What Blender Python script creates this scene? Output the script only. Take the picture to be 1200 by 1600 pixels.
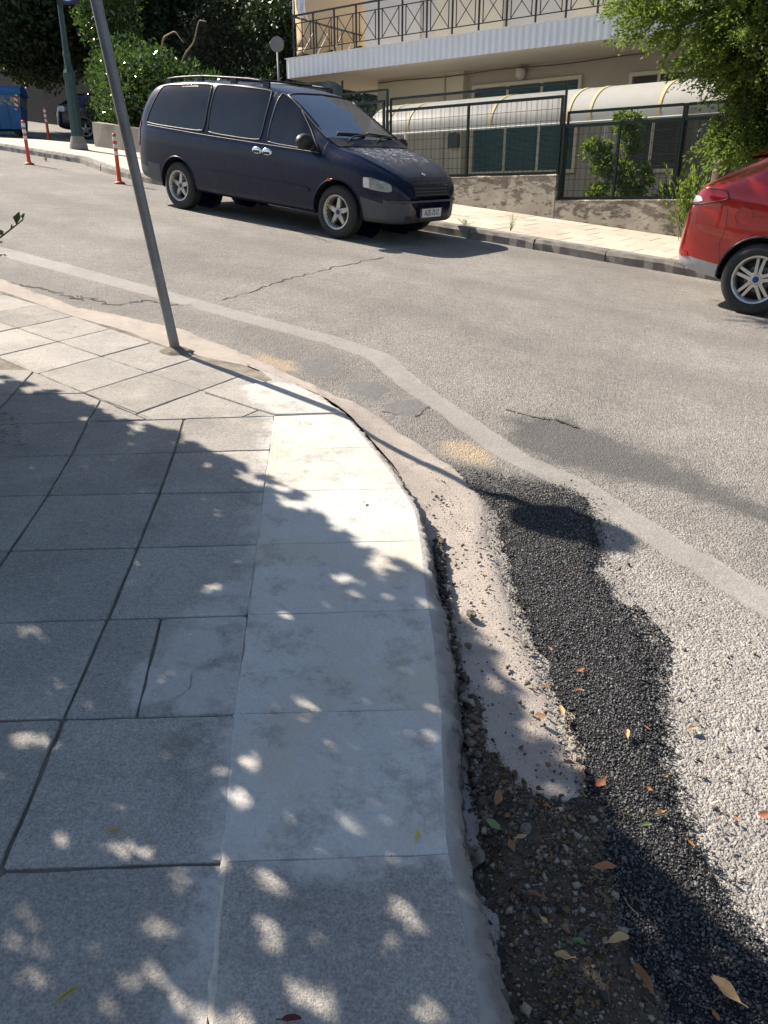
import bpy, math, random
import numpy as np
from mathutils import Vector, Matrix, noise
random.seed(7); R = np.random.default_rng(11)
rad = math.radians
scene = bpy.context.scene
for o in list(bpy.data.objects): bpy.data.objects.remove(o)
COL = scene.collection

# ------------------------------------------------------------------ camera, sky, sun, exposure
TH = math.atan(.396); H = 1.53; F = 1200.
GA, GB = -.0743, .1014                       # the hillside street: z = GA x + GB y
cam = bpy.data.cameras.new('camera'); cam_o = bpy.data.objects.new('camera', cam); COL.objects.link(cam_o)
cam.sensor_fit = 'VERTICAL'; cam.sensor_height = 32; cam.sensor_width = 24; cam.lens = 24
cam.clip_start = .05; cam.clip_end = 600
cam_o.location = (0, 0, H); cam_o.rotation_euler = (math.pi/2 - TH, 0, 0)
scene.camera = cam_o
SUN_AZ, SUN_EL = rad(145), rad(44)           # azimuth counted from +X towards +Y
world = bpy.data.worlds.new('World'); scene.world = world; world.use_nodes = True
wn = world.node_tree.nodes; sky = wn.new('ShaderNodeTexSky'); sky.sky_type = 'NISHITA'; sky.sun_disc = False
sky.sun_elevation = SUN_EL; sky.sun_rotation = math.pi/2 - SUN_AZ
sky.air_density = 1.0; sky.dust_density = 1.0; sky.ozone_density = 1.0
world.node_tree.links.new(sky.outputs[0], wn['Background'].inputs[0]); wn['Background'].inputs[1].default_value = .075
sun = bpy.data.lights.new('sun', 'SUN'); sun.energy = 5.0; sun.angle = rad(.53); sun.color = (1, .90, .78)
sun_o = bpy.data.objects.new('sun', sun); COL.objects.link(sun_o); sun_o.location = (-20, 14, 30)
TOSUN = Vector((math.cos(SUN_AZ)*math.cos(SUN_EL), math.sin(SUN_AZ)*math.cos(SUN_EL), math.sin(SUN_EL)))
sun_o.rotation_euler = TOSUN.to_track_quat('Z', 'Y').to_euler()
vs = scene.view_settings; vs.view_transform = 'Standard'; vs.look = 'None'; vs.gamma = 1; vs.exposure = .98
try: vs.use_curve_mapping = False
except Exception: pass

# ------------------------------------------------------------------ ground and street frame
cT, sT = math.cos(TH), math.sin(TH)
def gz(x, y): return GA*x + GB*y
def ray(u, v):
    dx, dy = u-600, v-800
    return np.array([dx, F*cT-dy*sT, -F*sT-dy*cT])
def G(u, v, h=0.):                            # a spot on the sloping ground (plus height h)
    r = ray(u, v); t = -(H-h)/(r[2]-GA*r[0]-GB*r[1]); return np.array([0, 0, H]) + r*t
SD = np.array([.8089, -.588, 0]); SD /= np.linalg.norm(SD); ND = np.array([-SD[1], SD[0], 0])
def SN(s, n, h=0., abs_z=None):               # street frame: s along the far kerb (downhill), n across it
    p = SD*s + ND*n
    z = gz(p[0], p[1]) + h if abs_z is None else abs_z
    return np.array([p[0], p[1], z])
UPN = Vector((-GA, -GB, 1)).normalized()
def ground_matrix(p, fwd):                    # local X forward, Z normal to the slope
    f = Vector((fwd[0], fwd[1], gz(fwd[0], fwd[1]))).normalized(); l = UPN.cross(f).normalized()
    m = Matrix((f, l, UPN)).transposed().to_4x4(); m.translation = Vector(p); return m

# ------------------------------------------------------------------ mesh builder
class MB:
    def __init__(s): s.v = []; s.f = []
    def add(s, vs_, fs):
        o = len(s.v); s.v += [tuple(map(float, p)) for p in vs_]; s.f += [tuple(i+o for i in f) for f in fs]; return s
    def box(s, c, size, m=None):
        x, y, z = [k/2 for k in size]
        vv = [Vector((a*x, b*y, d*z)) for a in (-1, 1) for b in (-1, 1) for d in (-1, 1)]
        if m is not None: vv = [m @ p for p in vv]
        c = Vector(c)
        return s.add([p+c for p in vv], [(0,1,3,2),(4,6,7,5),(0,4,5,1),(2,3,7,6),(0,2,6,4),(1,5,7,3)])
    def hexa(s, b, t):                        # bottom ring, top ring (any n)
        n = len(b); return s.add(list(b)+list(t), [tuple(range(n))[::-1], tuple(range(n, 2*n))] + [(i, (i+1) % n, n+(i+1) % n, n+i) for i in range(n)])
    def tube(s, pts, r, n=8, cap=True):
        pts = [Vector(p) for p in pts]; rr = r if hasattr(r, '__len__') else [r]*len(pts)
        vs_ = []; fs = []; prev = None
        for i, p in enumerate(pts):
            t = (pts[min(i+1, len(pts)-1)] - pts[max(i-1, 0)])
            t = t.normalized() if t.length > 1e-9 else Vector((0, 0, 1))
            if prev is None: a = t.orthogonal().normalized()
            else: a = (prev - t*prev.dot(t)); a = a.normalized() if a.length > 1e-6 else t.orthogonal().normalized()
            prev = a; b = t.cross(a)
            for k in range(n):
                q = 2*math.pi*k/n; vs_.append(p + (a*math.cos(q)+b*math.sin(q))*rr[i])
        for i in range(len(pts)-1):
            for k in range(n): fs.append((i*n+k, i*n+(k+1) % n, (i+1)*n+(k+1) % n, (i+1)*n+k))
        if cap: fs += [tuple(range(n))[::-1], tuple(range((len(pts)-1)*n, len(pts)*n))]
        return s.add(vs_, fs)
    def lathe(s, prof, n=24, m=None, close=False):      # (r, z) pairs round local Z
        vs_ = []; fs = []
        for r_, z_ in prof:
            for k in range(n):
                q = 2*math.pi*k/n; p = Vector((r_*math.cos(q), r_*math.sin(q), z_)); vs_.append(m @ p if m is not None else p)
        for i in range(len(prof)-1):
            for k in range(n): fs.append((i*n+k, i*n+(k+1) % n, (i+1)*n+(k+1) % n, (i+1)*n+k))
        if close: fs += [tuple(range(n))[::-1], tuple(range((len(prof)-1)*n, len(prof)*n))]
        return s.add(vs_, fs)
    def grid(s, P):                           # P[i][j]
        ni, nj = len(P), len(P[0])
        return s.add([p for row in P for p in row], [(i*nj+j, (i+1)*nj+j, (i+1)*nj+j+1, i*nj+j+1) for i in range(ni-1) for j in range(nj-1)])
    def mesh(s, name, mat=None, smooth=False):
        me = bpy.data.meshes.new(name); me.from_pydata(s.v, [], s.f)
        if mat: me.materials.append(mat)
        if smooth: me.polygons.foreach_set('use_smooth', [True]*len(me.polygons))
        me.update(); return me
    def build(s, name, mat=None, parent=None, smooth=False, world=True):
        return link(name, s.mesh(name, mat, smooth), parent, world)
def link(name, me, parent=None, world=True):
    o = bpy.data.objects.new(name, me); COL.objects.link(o)
    if parent is not None:
        o.parent = parent
        if world: o.matrix_parent_inverse = wmat(parent).inverted()
    return o
def wmat(o):
    m = o.matrix_basis.copy()
    if o.parent is not None: m = wmat(o.parent) @ o.matrix_parent_inverse @ m
    return m
def thing(name, label, cat, m=None, group=None):
    o = bpy.data.objects.new(name, None); COL.objects.link(o); o.empty_display_size = .2
    if m is not None: o.matrix_basis = m if isinstance(m, Matrix) else Matrix.Translation(Vector(m))
    return tag(o, label, cat, group)
def tag(o, label, cat, group=None):
    o['label'] = label; o['category'] = cat
    if group: o['group'] = group
    return o
def structure(o): o['kind'] = 'structure'; return o
def np_mesh(name, V, T, mat=None, smooth=False):        # V (n,3), T (m,k)
    me = bpy.data.meshes.new(name); n = len(V); m, k = T.shape
    me.vertices.add(n); me.vertices.foreach_set('co', np.asarray(V, np.float32).ravel())
    me.loops.add(m*k); me.loops.foreach_set('vertex_index', T.astype(np.int32).ravel())
    me.polygons.add(m); me.polygons.foreach_set('loop_start', np.arange(0, m*k, k, dtype=np.int32))
    if smooth: me.polygons.foreach_set('use_smooth', np.ones(m, bool))
    if mat: me.materials.append(mat)
    me.update(calc_edges=True); return me
def attr(me, name, arr):
    a = me.attributes.new(name, 'FLOAT', 'POINT'); a.data.foreach_set('value', np.asarray(arr, np.float32))

# ------------------------------------------------------------------ materials
class NT:
    def __init__(s, name):
        s.m = bpy.data.materials.new(name); s.m.use_nodes = True; s.t = s.m.node_tree; s.n = s.t.nodes
        s.b = s.n['Principled BSDF']; s.out = s.n['Material Output']
    def L(s, a, b): s.t.links.new(a, b)
    def _in(s, sock, val):
        if hasattr(val, 'is_output'): s.L(val, sock)
        elif isinstance(val, (tuple, list)) and len(val) == 3 and sock.type == 'RGBA': sock.default_value = (*val, 1)
        else: sock.default_value = val
    def pos(s):
        if not hasattr(s, '_p'): s._p = s.n.new('ShaderNodeNewGeometry').outputs['Position']
        return s._p
    def obj(s): return s.n.new('ShaderNodeTexCoord').outputs['Object']
    def rnd(s): return s.n.new('ShaderNodeObjectInfo').outputs['Random']
    def attr(s, n): k = s.n.new('ShaderNodeAttribute'); k.attribute_name = n; return k.outputs['Fac']
    def noise(s, scale, detail=4, rough=.55, vec=None, dist=0, col=False):
        k = s.n.new('ShaderNodeTexNoise'); s.L(vec or s.pos(), k.inputs['Vector'])
        k.inputs['Scale'].default_value = scale; k.inputs['Detail'].default_value = detail
        k.inputs['Roughness'].default_value = rough; k.inputs['Distortion'].default_value = dist
        return k.outputs['Color' if col else 'Fac']
    def vor(s, scale, feat='F1', out='Distance', vec=None, rnd=1):
        k = s.n.new('ShaderNodeTexVoronoi'); k.feature = feat; s.L(vec or s.pos(), k.inputs['Vector'])
        k.inputs['Scale'].default_value = scale; k.inputs['Randomness'].default_value = rnd; return k.outputs[out]
    def math(s, op, a, b=0., c=None, clamp=False):
        k = s.n.new('ShaderNodeMath'); k.operation = op; k.use_clamp = clamp; s._in(k.inputs[0], a); s._in(k.inputs[1], b)
        if c is not None: s._in(k.inputs[2], c)
        return k.outputs[0]
    def mix(s, f, a, b, mode='MIX'):
        k = s.n.new('ShaderNodeMix'); k.data_type = 'RGBA'; k.blend_type = mode; k.clamp_factor = True
        s._in(k.inputs[0], f); s._in(k.inputs[6], a); s._in(k.inputs[7], b); return k.outputs[2]
    def ramp(s, f, lo, hi, a=0., b=1.):       # smooth 0..1 between lo and hi
        k = s.n.new('ShaderNodeMapRange'); k.interpolation_type = 'SMOOTHSTEP'; s._in(k.inputs[0], f)
        for i, q in enumerate((lo, hi, a, b)): s._in(k.inputs[1+i], q)
        return k.outputs[0]
    def lin(s, f, lo, hi, a=0., b=1.):
        k = s.n.new('ShaderNodeMapRange'); s._in(k.inputs[0], f)
        for i, q in enumerate((lo, hi, a, b)): s._in(k.inputs[1+i], q)
        return k.outputs[0]
    def scale(s, col, f):                     # colour times a float
        k = s.n.new('ShaderNodeVectorMath'); k.operation = 'SCALE'; s._in(k.inputs[0], col); s._in(k.inputs['Scale'], f); return k.outputs[0]
    def bump(s, h, dist=.005, strength=1., normal=None):
        k = s.n.new('ShaderNodeBump'); s._in(k.inputs['Height'], h); k.inputs['Distance'].default_value = dist; s._in(k.inputs['Strength'], strength)
        if normal is not None: s.L(normal, k.inputs['Normal'])
        return k.outputs[0]
    def dotpos(s, v):
        k = s.n.new('ShaderNodeVectorMath'); k.operation = 'DOT_PRODUCT'; s.L(s.pos(), k.inputs[0]); k.inputs[1].default_value = v; return k.outputs['Value']
    def set(s, **kw):
        names = dict(col='Base Color', rough='Roughness', metal='Metallic', normal='Normal', coat='Coat Weight', coatr='Coat Roughness', spec='Specular IOR Level', emit='Emission Color', emits='Emission Strength', alpha='Alpha', trans='Transmission Weight', sheen='Sheen Weight')
        for k, v in kw.items(): s._in(s.b.inputs[names[k]], v)
        return s.m
def plain(name, col, rough=.6, metal=0., var=.12, scale=6., bump=0., coat=0., spec=.5, fine=0.):
    t = NT(name); f = t.lin(t.noise(scale, 5, .6, t.obj()), .25, .75, 1-var, 1+var)
    if fine: f = t.math('MULTIPLY', f, t.lin(t.noise(scale*25, 2, .5, t.obj()), .3, .7, 1-fine, 1+fine))
    t.set(col=t.scale(col, f), rough=t.lin(t.noise(scale*2, 3, .5, t.obj()), .3, .7, rough*.85, min(1, rough*1.15)), metal=metal, coat=coat, spec=spec)
    if bump: t.set(normal=t.bump(t.noise(scale*8, 4, .6, t.obj()), bump))
    return t.m
def leaf_mat(name, c1, c2, trans=.4, rough=.45, tcol=None, spec=.4):
    t = NT(name); a = t.attr('tint')
    col = t.mix(a, c1, c2); t.set(col=col, rough=rough, spec=spec)
    tr = t.n.new('ShaderNodeBsdfTranslucent'); t._in(tr.inputs[0], t.mix(.55, col, tcol or (c2[0]*1.6, c2[1]*1.7, c2[2]*.8)))
    mx = t.n.new('ShaderNodeMixShader'); mx.inputs[0].default_value = trans
    t.L(t.b.outputs[0], mx.inputs[1]); t.L(tr.outputs[0], mx.inputs[2]); t.L(mx.outputs[0], t.out.inputs[0]); return t.m
def glass_mat(name, tint, rough=.02, base=.12, tr=1.0):
    t = NT(name); n = t.n; g = n.new('ShaderNodeBsdfGlossy'); g.inputs['Roughness'].default_value = rough; g.inputs[0].default_value = (1, 1, 1, 1)
    tp = n.new('ShaderNodeBsdfTransparent'); tp.inputs[0].default_value = (*tint, 1)
    df = n.new('ShaderNodeBsdfDiffuse'); df.inputs[0].default_value = (.25, .26, .27, 1)
    lw = n.new('ShaderNodeLayerWeight'); lw.inputs[0].default_value = .18
    m0 = n.new('ShaderNodeMixShader'); t._in(m0.inputs[0], t.lin(t.noise(3, 4, .6, t.obj()), .3, .7, .0, .04)); t.L(tp.outputs[0], m0.inputs[1]); t.L(df.outputs[0], m0.inputs[2])
    mx = n.new('ShaderNodeMixShader'); t._in(mx.inputs[0], t.lin(lw.outputs['Fresnel'], 0, 1, base*.5, .85*tr)); t.L(m0.outputs[0], mx.inputs[1]); t.L(g.outputs[0], mx.inputs[2])
    t.L(mx.outputs[0], t.out.inputs[0]); return t.m

# road: worn light asphalt with sealed trench strip, dark polished zone and sandy spots, driven by distance attributes
def road_material():
    t = NT('asphalt'); p = t.pos()
    ed = t.math('MULTIPLY', t.math('SUBTRACT', t.noise(9, 5, .6), .5), .10)
    strip = t.ramp(t.math('ADD', t.attr('strip'), t.math('MULTIPLY', ed, .6)), .012, -.012)
    dark = t.ramp(t.math('ADD', t.attr('dark'), t.math('MULTIPLY', ed, 3.)), .10, -.10)
    patch = t.ramp(t.math('ADD', t.attr('patch'), ed), .012, -.012)
    sand = t.ramp(t.math('ADD', t.attr('sand'), t.math('MULTIPLY', ed, 2.)), .05, -.07)
    verge = t.ramp(t.math('ADD', t.attr('verge'), t.math('MULTIPLY', ed, 3.)), .35, -.10)
    track = t.ramp(t.math('ADD', t.attr('track'), t.math('MULTIPLY', ed, 4.)), .35, -.25)
    cell = t.vor(125, 'F1', 'Color'); cv = t.n.new('ShaderNodeSeparateColor'); t.L(cell, cv.inputs[0])
    stone = t.lin(cv.outputs[0], 0, 1, .80, 1.20)
    cells2 = t.n.new('ShaderNodeSeparateColor'); t.L(t.vor(210, 'F1', 'Color'), cells2.inputs[0])
    stone = t.math('MULTIPLY', stone, t.lin(cells2.outputs[0], 0, 1, .85, 1.15))
    big = t.math('MULTIPLY', t.lin(t.noise(.55, 5, .62), .3, .7, .78, 1.16), t.lin(t.noise(4.5, 5, .65), .3, .7, .9, 1.09))
    big = t.math('MULTIPLY', big, t.math('MULTIPLY', t.lin(t.noise(30, 4, .75), .32, .68, .78, 1.22), t.lin(t.noise(75, 3, .7), .32, .68, .85, 1.15)))
    base = t.scale((.262, .245, .222), t.math('MULTIPLY', big, stone))
    base = t.mix(t.math('MULTIPLY', track, .55), base, t.scale((.39, .365, .33), t.math('MULTIPLY', big, stone)))
    base = t.mix(t.math('MULTIPLY', verge, .5), base, t.scale((.175, .165, .155), stone))
    base = t.mix(t.math('MULTIPLY', dark, .92), base, t.scale((.10, .096, .092), t.lin(t.noise(60, 3), .3, .7, .8, 1.2)))
    nn = t.math('ADD', t.dotpos((float(ND[0]), float(ND[1]), 0)), t.math('MULTIPLY', t.math('SUBTRACT', t.noise(.8, 4), .5), .9))
    rut = t.math('MAXIMUM', t.ramp(t.math('ABSOLUTE', t.math('SUBTRACT', nn, 7.3)), .45, .05), t.math('MAXIMUM', t.ramp(t.math('ABSOLUTE', t.math('SUBTRACT', nn, 5.7)), .45, .05), t.ramp(t.math('ABSOLUTE', t.math('SUBTRACT', nn, 9.9)), .4, .1)))
    base = t.mix(t.math('MULTIPLY', rut, .38), base, t.scale((.17, .158, .145), stone))
    oil = t.ramp(t.noise(1.4, 6, .7), .60, .74); base = t.mix(t.math('MULTIPLY', oil, .45), base, t.scale((.13, .12, .11), stone))
    base = t.mix(patch, base, t.scale((.155, .150, .145), t.lin(t.noise(30, 4, .6), .3, .7, .82, 1.15)))
    base = t.mix(t.math('MULTIPLY', sand, .75), base, t.scale((.46, .355, .235), t.lin(t.noise(50, 4), .3, .7, .8, 1.15)))
    base = t.mix(t.math('MULTIPLY', strip, t.lin(t.noise(2.3, 5, .65), .3, .7, .25, .8)), base, t.scale((.31, .293, .27), t.math('MULTIPLY', t.lin(t.noise(3, 5, .6), .3, .7, .88, 1.1), t.lin(t.noise(140, 2), .3, .7, .87, 1.13))))
    crack = t.math('MULTIPLY', t.ramp(t.vor(1.3, 'DISTANCE_TO_EDGE', 'Distance', t.n.new('ShaderNodeNewGeometry').outputs[0]), .006, .0), t.ramp(t.noise(.9, 3), .56, .62))
    base = t.mix(t.math('MULTIPLY', crack, .0), base, (.06, .055, .05))
    smooth = t.math('MAXIMUM', strip, t.math('MULTIPLY', patch, .8))
    smooth = t.math('MAXIMUM', smooth, t.math('MULTIPLY', dark, .45))
    amp = t.lin(smooth, 0, 1, 1., .16)
    h = t.math('ADD', t.math('MULTIPLY', t.vor(125, 'SMOOTH_F1'), -1.), t.math('MULTIPLY', t.noise(45, 4, .7), .9))
    h = t.math('ADD', t.math('ADD', h, t.math('MULTIPLY', t.vor(210), -.4)), t.math('MULTIPLY', t.noise(22, 4, .7), 1.3))
    nb = t.bump(t.math('MULTIPLY', h, amp), .0085, .9)
    return t.set(col=base, rough=t.lin(smooth, 0, 1, .88, .8), normal=nb, spec=.35)

def concrete(name, c1, c2, sc=1., bumpd=.004, pits=.0, stain=(.12, .10, .08), stainamt=.35, rough=.9, speck=.25):
    t = NT(name); f = t.noise(2.2*sc, 6, .65); r = t.rnd()
    col = t.mix(t.ramp(f, .3, .7), c1, c2)
    sp = t.lin(t.noise(260*sc, 2, .5), .3, .7, 1-speck, 1+speck)
    col = t.scale(col, t.math('MULTIPLY', sp, t.lin(r, 0, 1, .88, 1.1)))
    st = t.ramp(t.noise(5*sc, 8, .7), .52, .75); col = t.mix(t.math('MULTIPLY', st, stainamt), col, stain)
    spots = t.math('MULTIPLY', t.ramp(t.vor(38*sc), .09, .05), t.ramp(t.noise(9*sc, 2), .52, .6)); col = t.mix(t.math('MULTIPLY', spots, .7), col, stain)
    h = t.math('ADD', t.noise(60*sc, 5, .7), t.math('MULTIPLY', t.noise(280*sc, 2), .5))
    if pits: h = t.math('SUBTRACT', h, t.math('MULTIPLY', t.ramp(t.vor(45*sc), .25, .05), pits))
    return t.set(col=col, rough=rough, normal=t.bump(h, bumpd), spec=.3)

def slab_material(line_b, spills):
    # grey concrete paving with whitewash spilled over from the painted kerb; lineb = (normal, offset)
    t = NT('paving_concrete'); r = t.rnd()
    col = t.mix(t.ramp(t.noise(2.4, 6, .65), .3, .7), (.33, .312, .285), (.45, .42, .38))
    col = t.mix(t.math('MULTIPLY', t.ramp(t.noise(1.1, 4, .6), .42, .62), .35), col, (.32, .305, .29))
    sp = t.math('MULTIPLY', t.lin(t.noise(170, 4, .75), .32, .68, .60, 1.38), t.lin(t.noise(60, 4, .7), .3, .7, .84, 1.15))
    col = t.scale(col, t.math('MULTIPLY', sp, t.lin(r, 0, 1, .80, 1.12)))
    spots = t.math('MULTIPLY', t.ramp(t.vor(24), .085, .05), t.ramp(t.noise(6, 2), .56, .62)); col = t.mix(t.math('MULTIPLY', spots, .75), col, (.07, .06, .055))
    pit = t.math('MULTIPLY', t.ramp(t.vor(85), .16, .08), t.ramp(t.noise(14, 3), .50, .58)); col = t.mix(t.math('MULTIPLY', pit, .6), col, (.09, .08, .07))
    n_, off = line_b
    dist = t.math('SUBTRACT', t.dotpos((n_[0], n_[1], 0)), off)         # metres to the left of the painted band
    wash = t.ramp(t.math('ADD', dist, t.math('MULTIPLY', t.math('SUBTRACT', t.noise(14, 6, .7), .5), .26)), -.085, .02)
    dd = []
    for (c_, r_) in spills:
        k = t.n.new('ShaderNodeVectorMath'); k.operation = 'DISTANCE'; t.L(t.pos(), k.inputs[0]); k.inputs[1].default_value = c_
        dd.append(t.math('SUBTRACT', k.outputs['Value'], r_))
    dm = dd[0]
    for q in dd[1:]: dm = t.math('MINIMUM', dm, q)
    pt = t.ramp(t.math('ADD', dm, t.math('MULTIPLY', t.math('SUBTRACT', t.noise(11, 6, .7), .5), .16)), .015, -.03)
    wash = t.math('MULTIPLY', t.math('MAXIMUM', wash, pt), t.ramp(t.noise(7, 6, .7), .30, .52))
    col = t.mix(t.math('MULTIPLY', wash, .8), col, t.scale((.60, .58, .54), t.lin(t.noise(90, 3), .3, .7, .88, 1.08)))
    sc = t.ramp(t.noise(3.7, 8, .78), .53, .70); col = t.mix(t.math('MULTIPLY', sc, .5), col, (.17, .15, .125))
    lt = t.ramp(t.noise(2.9, 8, .8), .54, .66); col = t.mix(t.math('MULTIPLY', lt, .35), col, (.55, .50, .43))
    h = t.math('ADD', t.noise(70, 5, .7), t.math('MULTIPLY', t.noise(330, 2), .7))
    return t.set(col=col, rough=.88, normal=t.bump(h, .0035), spec=.32)
def whitewash_material():
    t = NT('whitewashed_concrete')
    big = t.lin(t.noise(1.7, 5, .6), .3, .7, .9, 1.05)
    paint = t.scale((.60, .585, .545), t.math('MULTIPLY', big, t.lin(t.noise(120, 4, .7), .3, .7, .86, 1.09)))
    paint = t.mix(t.math('MULTIPLY', t.ramp(t.noise(2.6, 7, .7), .46, .62), .5), paint, (.56, .48, .36))
    conc = t.scale((.36, .335, .305), t.lin(t.noise(180, 3), .3, .7, .78, 1.2))
    wear = t.ramp(t.noise(6.5, 9, .78), .50, .64)
    scr = t.math('MULTIPLY', t.ramp(t.noise(1.6, 3), .45, .6), t.ramp(t.noise(34, 6, .8, None, 1.5), .58, .66))
    col = t.mix(t.math('MULTIPLY', t.math('MAXIMUM', wear, scr), .8), paint, conc)
    dirt = t.ramp(t.vor(30), .06, .03); col = t.mix(t.math('MULTIPLY', dirt, .5), col, (.1, .08, .06))
    h = t.math('ADD', t.noise(22, 6, .65), t.math('MULTIPLY', t.noise(220, 3), .35))
    return t.set(col=col, rough=.8, normal=t.bump(h, .006), spec=.35)
M = {}
M['road'] = road_material()
M['wash'] = whitewash_material()
M['gutter'] = concrete('gutter_concrete', (.43, .375, .325), (.50, .44, .385), 1.6, .006, .5, (.20, .16, .125), .45, .92, .22)
M['mortar'] = concrete('joint_mortar', (.15, .13, .11), (.34, .30, .25), 3, .006, .3, (.07, .055, .045), .6)
M['farslab'] = concrete('far_paving', (.50, .44, .36), (.57, .51, .42), 1.2, .003, .2, (.25, .2, .15), .3, .9, .14)
M['kerbstone'] = concrete('kerb_stone', (.27, .25, .22), (.40, .37, .33), 3, .012, .8, (.10, .09, .075), .55)
M['soil'] = concrete('gutter_soil', (.095, .075, .055), (.25, .20, .15), 5, .012, .6, (.03, .022, .016), .6)
M['black'] = concrete('fresh_asphalt', (.02, .02, .022), (.035, .035, .038), 3, .012, .5, (.01, .01, .01), .2, .55)
M['steel'] = plain('galvanised_steel', (.20, .20, .205), .55, .35, .3, 7, .001, fine=.2)
M['rubber'] = plain('tyre_rubber', (.022, .022, .023), .75, 0, .2, 10)
M['blackp'] = plain('black_plastic', (.02, .02, .022), .5, 0, .2, 8)
M['greyp'] = plain('grey_bumper_plastic', (.085, .088, .092), .62, 0, .18, 5, .0006, fine=.1)
M['alloy'] = plain('alloy_metal', (.55, .54, .52), .33, .85, .12, 14)
M['goldalloy'] = plain('aged_alloy', (.50, .475, .43), .4, .7, .2, 16)
M['chrome'] = plain('chrome', (.75, .75, .76), .15, 1, .05, 6)
M['glass'] = glass_mat('tinted_glass', (.22, .25, .27))
M['glassd'] = glass_mat('privacy_glass', (.05, .055, .06))
M['glassw'] = glass_mat('windscreen_glass', (.50, .58, .55), base=.08, tr=.45)
M['lampglass'] = plain('headlight_lens', (.30, .30, .275), .12, 0, .45, 22, coat=.8)
M['redlens'] = plain('red_lens', (.30, .004, .010), .12, 0, .25, 14, coat=1.)
M['whitelens'] = plain('clear_lens', (.75, .72, .70), .15, 0, .05, 9, coat=.8)
M['white'] = plain('white_paint', (.72, .72, .70), .5, 0, .06, 4)
M['plate'] = plain('number_plate_white', (.78, .78, .76), .4, 0, .05, 8)
M['blue'] = plain('plate_blue', (.012, .035, .17), .4)
M['ink'] = plain('plate_ink', (.02, .02, .025), .5)
M['seat'] = plain('grey_seat_cloth', (.11, .11, .115), .9)
M['orange'] = plain('orange_plastic', (.66, .095, .035), .5, 0, .12, 9)
M['reflect'] = plain('white_reflective_band', (.75, .74, .72), .45, 0, .08, 9)
M['lampgreen'] = plain('dark_green_lamp_paint', (.022, .055, .050), .45, .1, .25, 8, .001)
M['fencegreen'] = plain('dark_green_fence_paint', (.004, .016, .012), .5, 0, .2, 8)
M['bark'] = plain('bark', (.13, .085, .055), .95, 0, .35, 9, .02)
M['barkg'] = plain('grey_bark', (.12, .10, .08), .95, 0, .3, 9, .015)
M['twig'] = plain('twig_bark', (.16, .13, .09), .9, 0, .2, 20)

# ------------------------------------------------------------------ distances on the ground
def px(lst, h=0.): return np.array([G(u, v, h) for u, v in lst])
def seg_dist(X, Y, poly, closed=False):
    d = np.full(X.shape, 1e9); n = len(poly)
    for i in range(n if closed else n-1):
        a, b = poly[i][:2], poly[(i+1) % n][:2]; ab = b-a; L2 = max(ab@ab, 1e-12)
        t = np.clip(((X-a[0])*ab[0]+(Y-a[1])*ab[1])/L2, 0, 1)
        d = np.minimum(d, np.hypot(X-a[0]-t*ab[0], Y-a[1]-t*ab[1]))
    return d
def inside(X, Y, poly):
    r = np.zeros(X.shape, bool); n = len(poly)
    for i in range(n):
        x0, y0 = poly[i][:2]; x1, y1 = poly[(i+1) % n][:2]
        if abs(y1-y0) < 1e-12: continue
        c = ((y0 > Y) != (y1 > Y)) & (X < (x1-x0)*(Y-y0)/(y1-y0)+x0); r ^= c
    return r
def sdf(X, Y, poly): d = seg_dist(X, Y, poly, True); return np.where(inside(X, Y, poly), -d, d)
def vnoise(X, Y, sc, seed=0., octv=3):        # cheap numpy value noise, -1..1
    out = np.zeros(X.shape); amp = 1.; tot = 0.
    for o in range(octv):
        x = X*sc*(2**o)+seed*13.7+o*7.1; y = Y*sc*(2**o)+seed*5.3+o*3.3
        xi = np.floor(x).astype(np.int64); yi = np.floor(y).astype(np.int64); fx = x-xi; fy = y-yi
        fx = fx*fx*(3-2*fx); fy = fy*fy*(3-2*fy)
        h = lambda i, j: ((((i*374761393 + j*668265263 + o*974711) ^ 0x5bf03635)*1274126177 >> 9) & 0xffff)/32767.5-1
        out += amp*((h(xi, yi)*(1-fx)+h(xi+1, yi)*fx)*(1-fy)+(h(xi, yi+1)*(1-fx)+h(xi+1, yi+1)*fx)*fy); tot += amp; amp *= .5
    return out/tot
def resample(P, n):
    P = np.asarray(P, float); L = np.r_[0, np.cumsum(np.linalg.norm(np.diff(P[:, :2], axis=0), axis=1))]
    t = np.linspace(0, L[-1], n); return np.c_[[np.interp(t, L, P[:, k]) for k in range(P.shape[1])]].T
def smooth_curve(P, n):
    Q = resample(P, n)
    for _ in range(max(2, n//40)):
        Q[1:-1] = .25*Q[:-2]+.5*Q[1:-1]+.25*Q[2:]
    return Q

# ------------------------------------------------------------------ road sheet
def axis(lo, hi, step, far):
    a = list(np.arange(lo, hi, step)); s_ = step
    while a[-1] < far: s_ *= 1.22; a.append(a[-1]+s_)
    s_ = step
    while a[0] > -far: s_ *= 1.22; a.insert(0, a[0]-s_)
    return np.array(a)
xs = axis(-4, 5.2, .04, 160); ys = axis(.3, 9, .04, 160)
X, Y = np.meshgrid(xs, ys); X = X.ravel(); Y = Y.ravel()
STRIP = px([(-260, 340), (-100, 368), (0, 392), (150, 432), (280, 467), (400, 500), (520, 532), (590, 556), (640, 600), (720, 655), (800, 712), (900, 757), (1000, 822), (1100, 882), (1200, 945), (1500, 1120)])
DARK = px([(800, 655), (870, 650), (960, 680), (1080, 735), (1200, 790), (1330, 850), (1300, 870), (1180, 812), (1050, 765), (930, 742), (850, 722), (800, 690)])
PATCH = [px([(468, 566), (500, 562), (535, 577), (520, 592), (480, 588)]), px([(545, 600), (590, 597), (612, 610), (590, 626), (545, 615)]), px([(600, 635), (650, 625), (668, 640), (640, 655), (605, 648)])]
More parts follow.
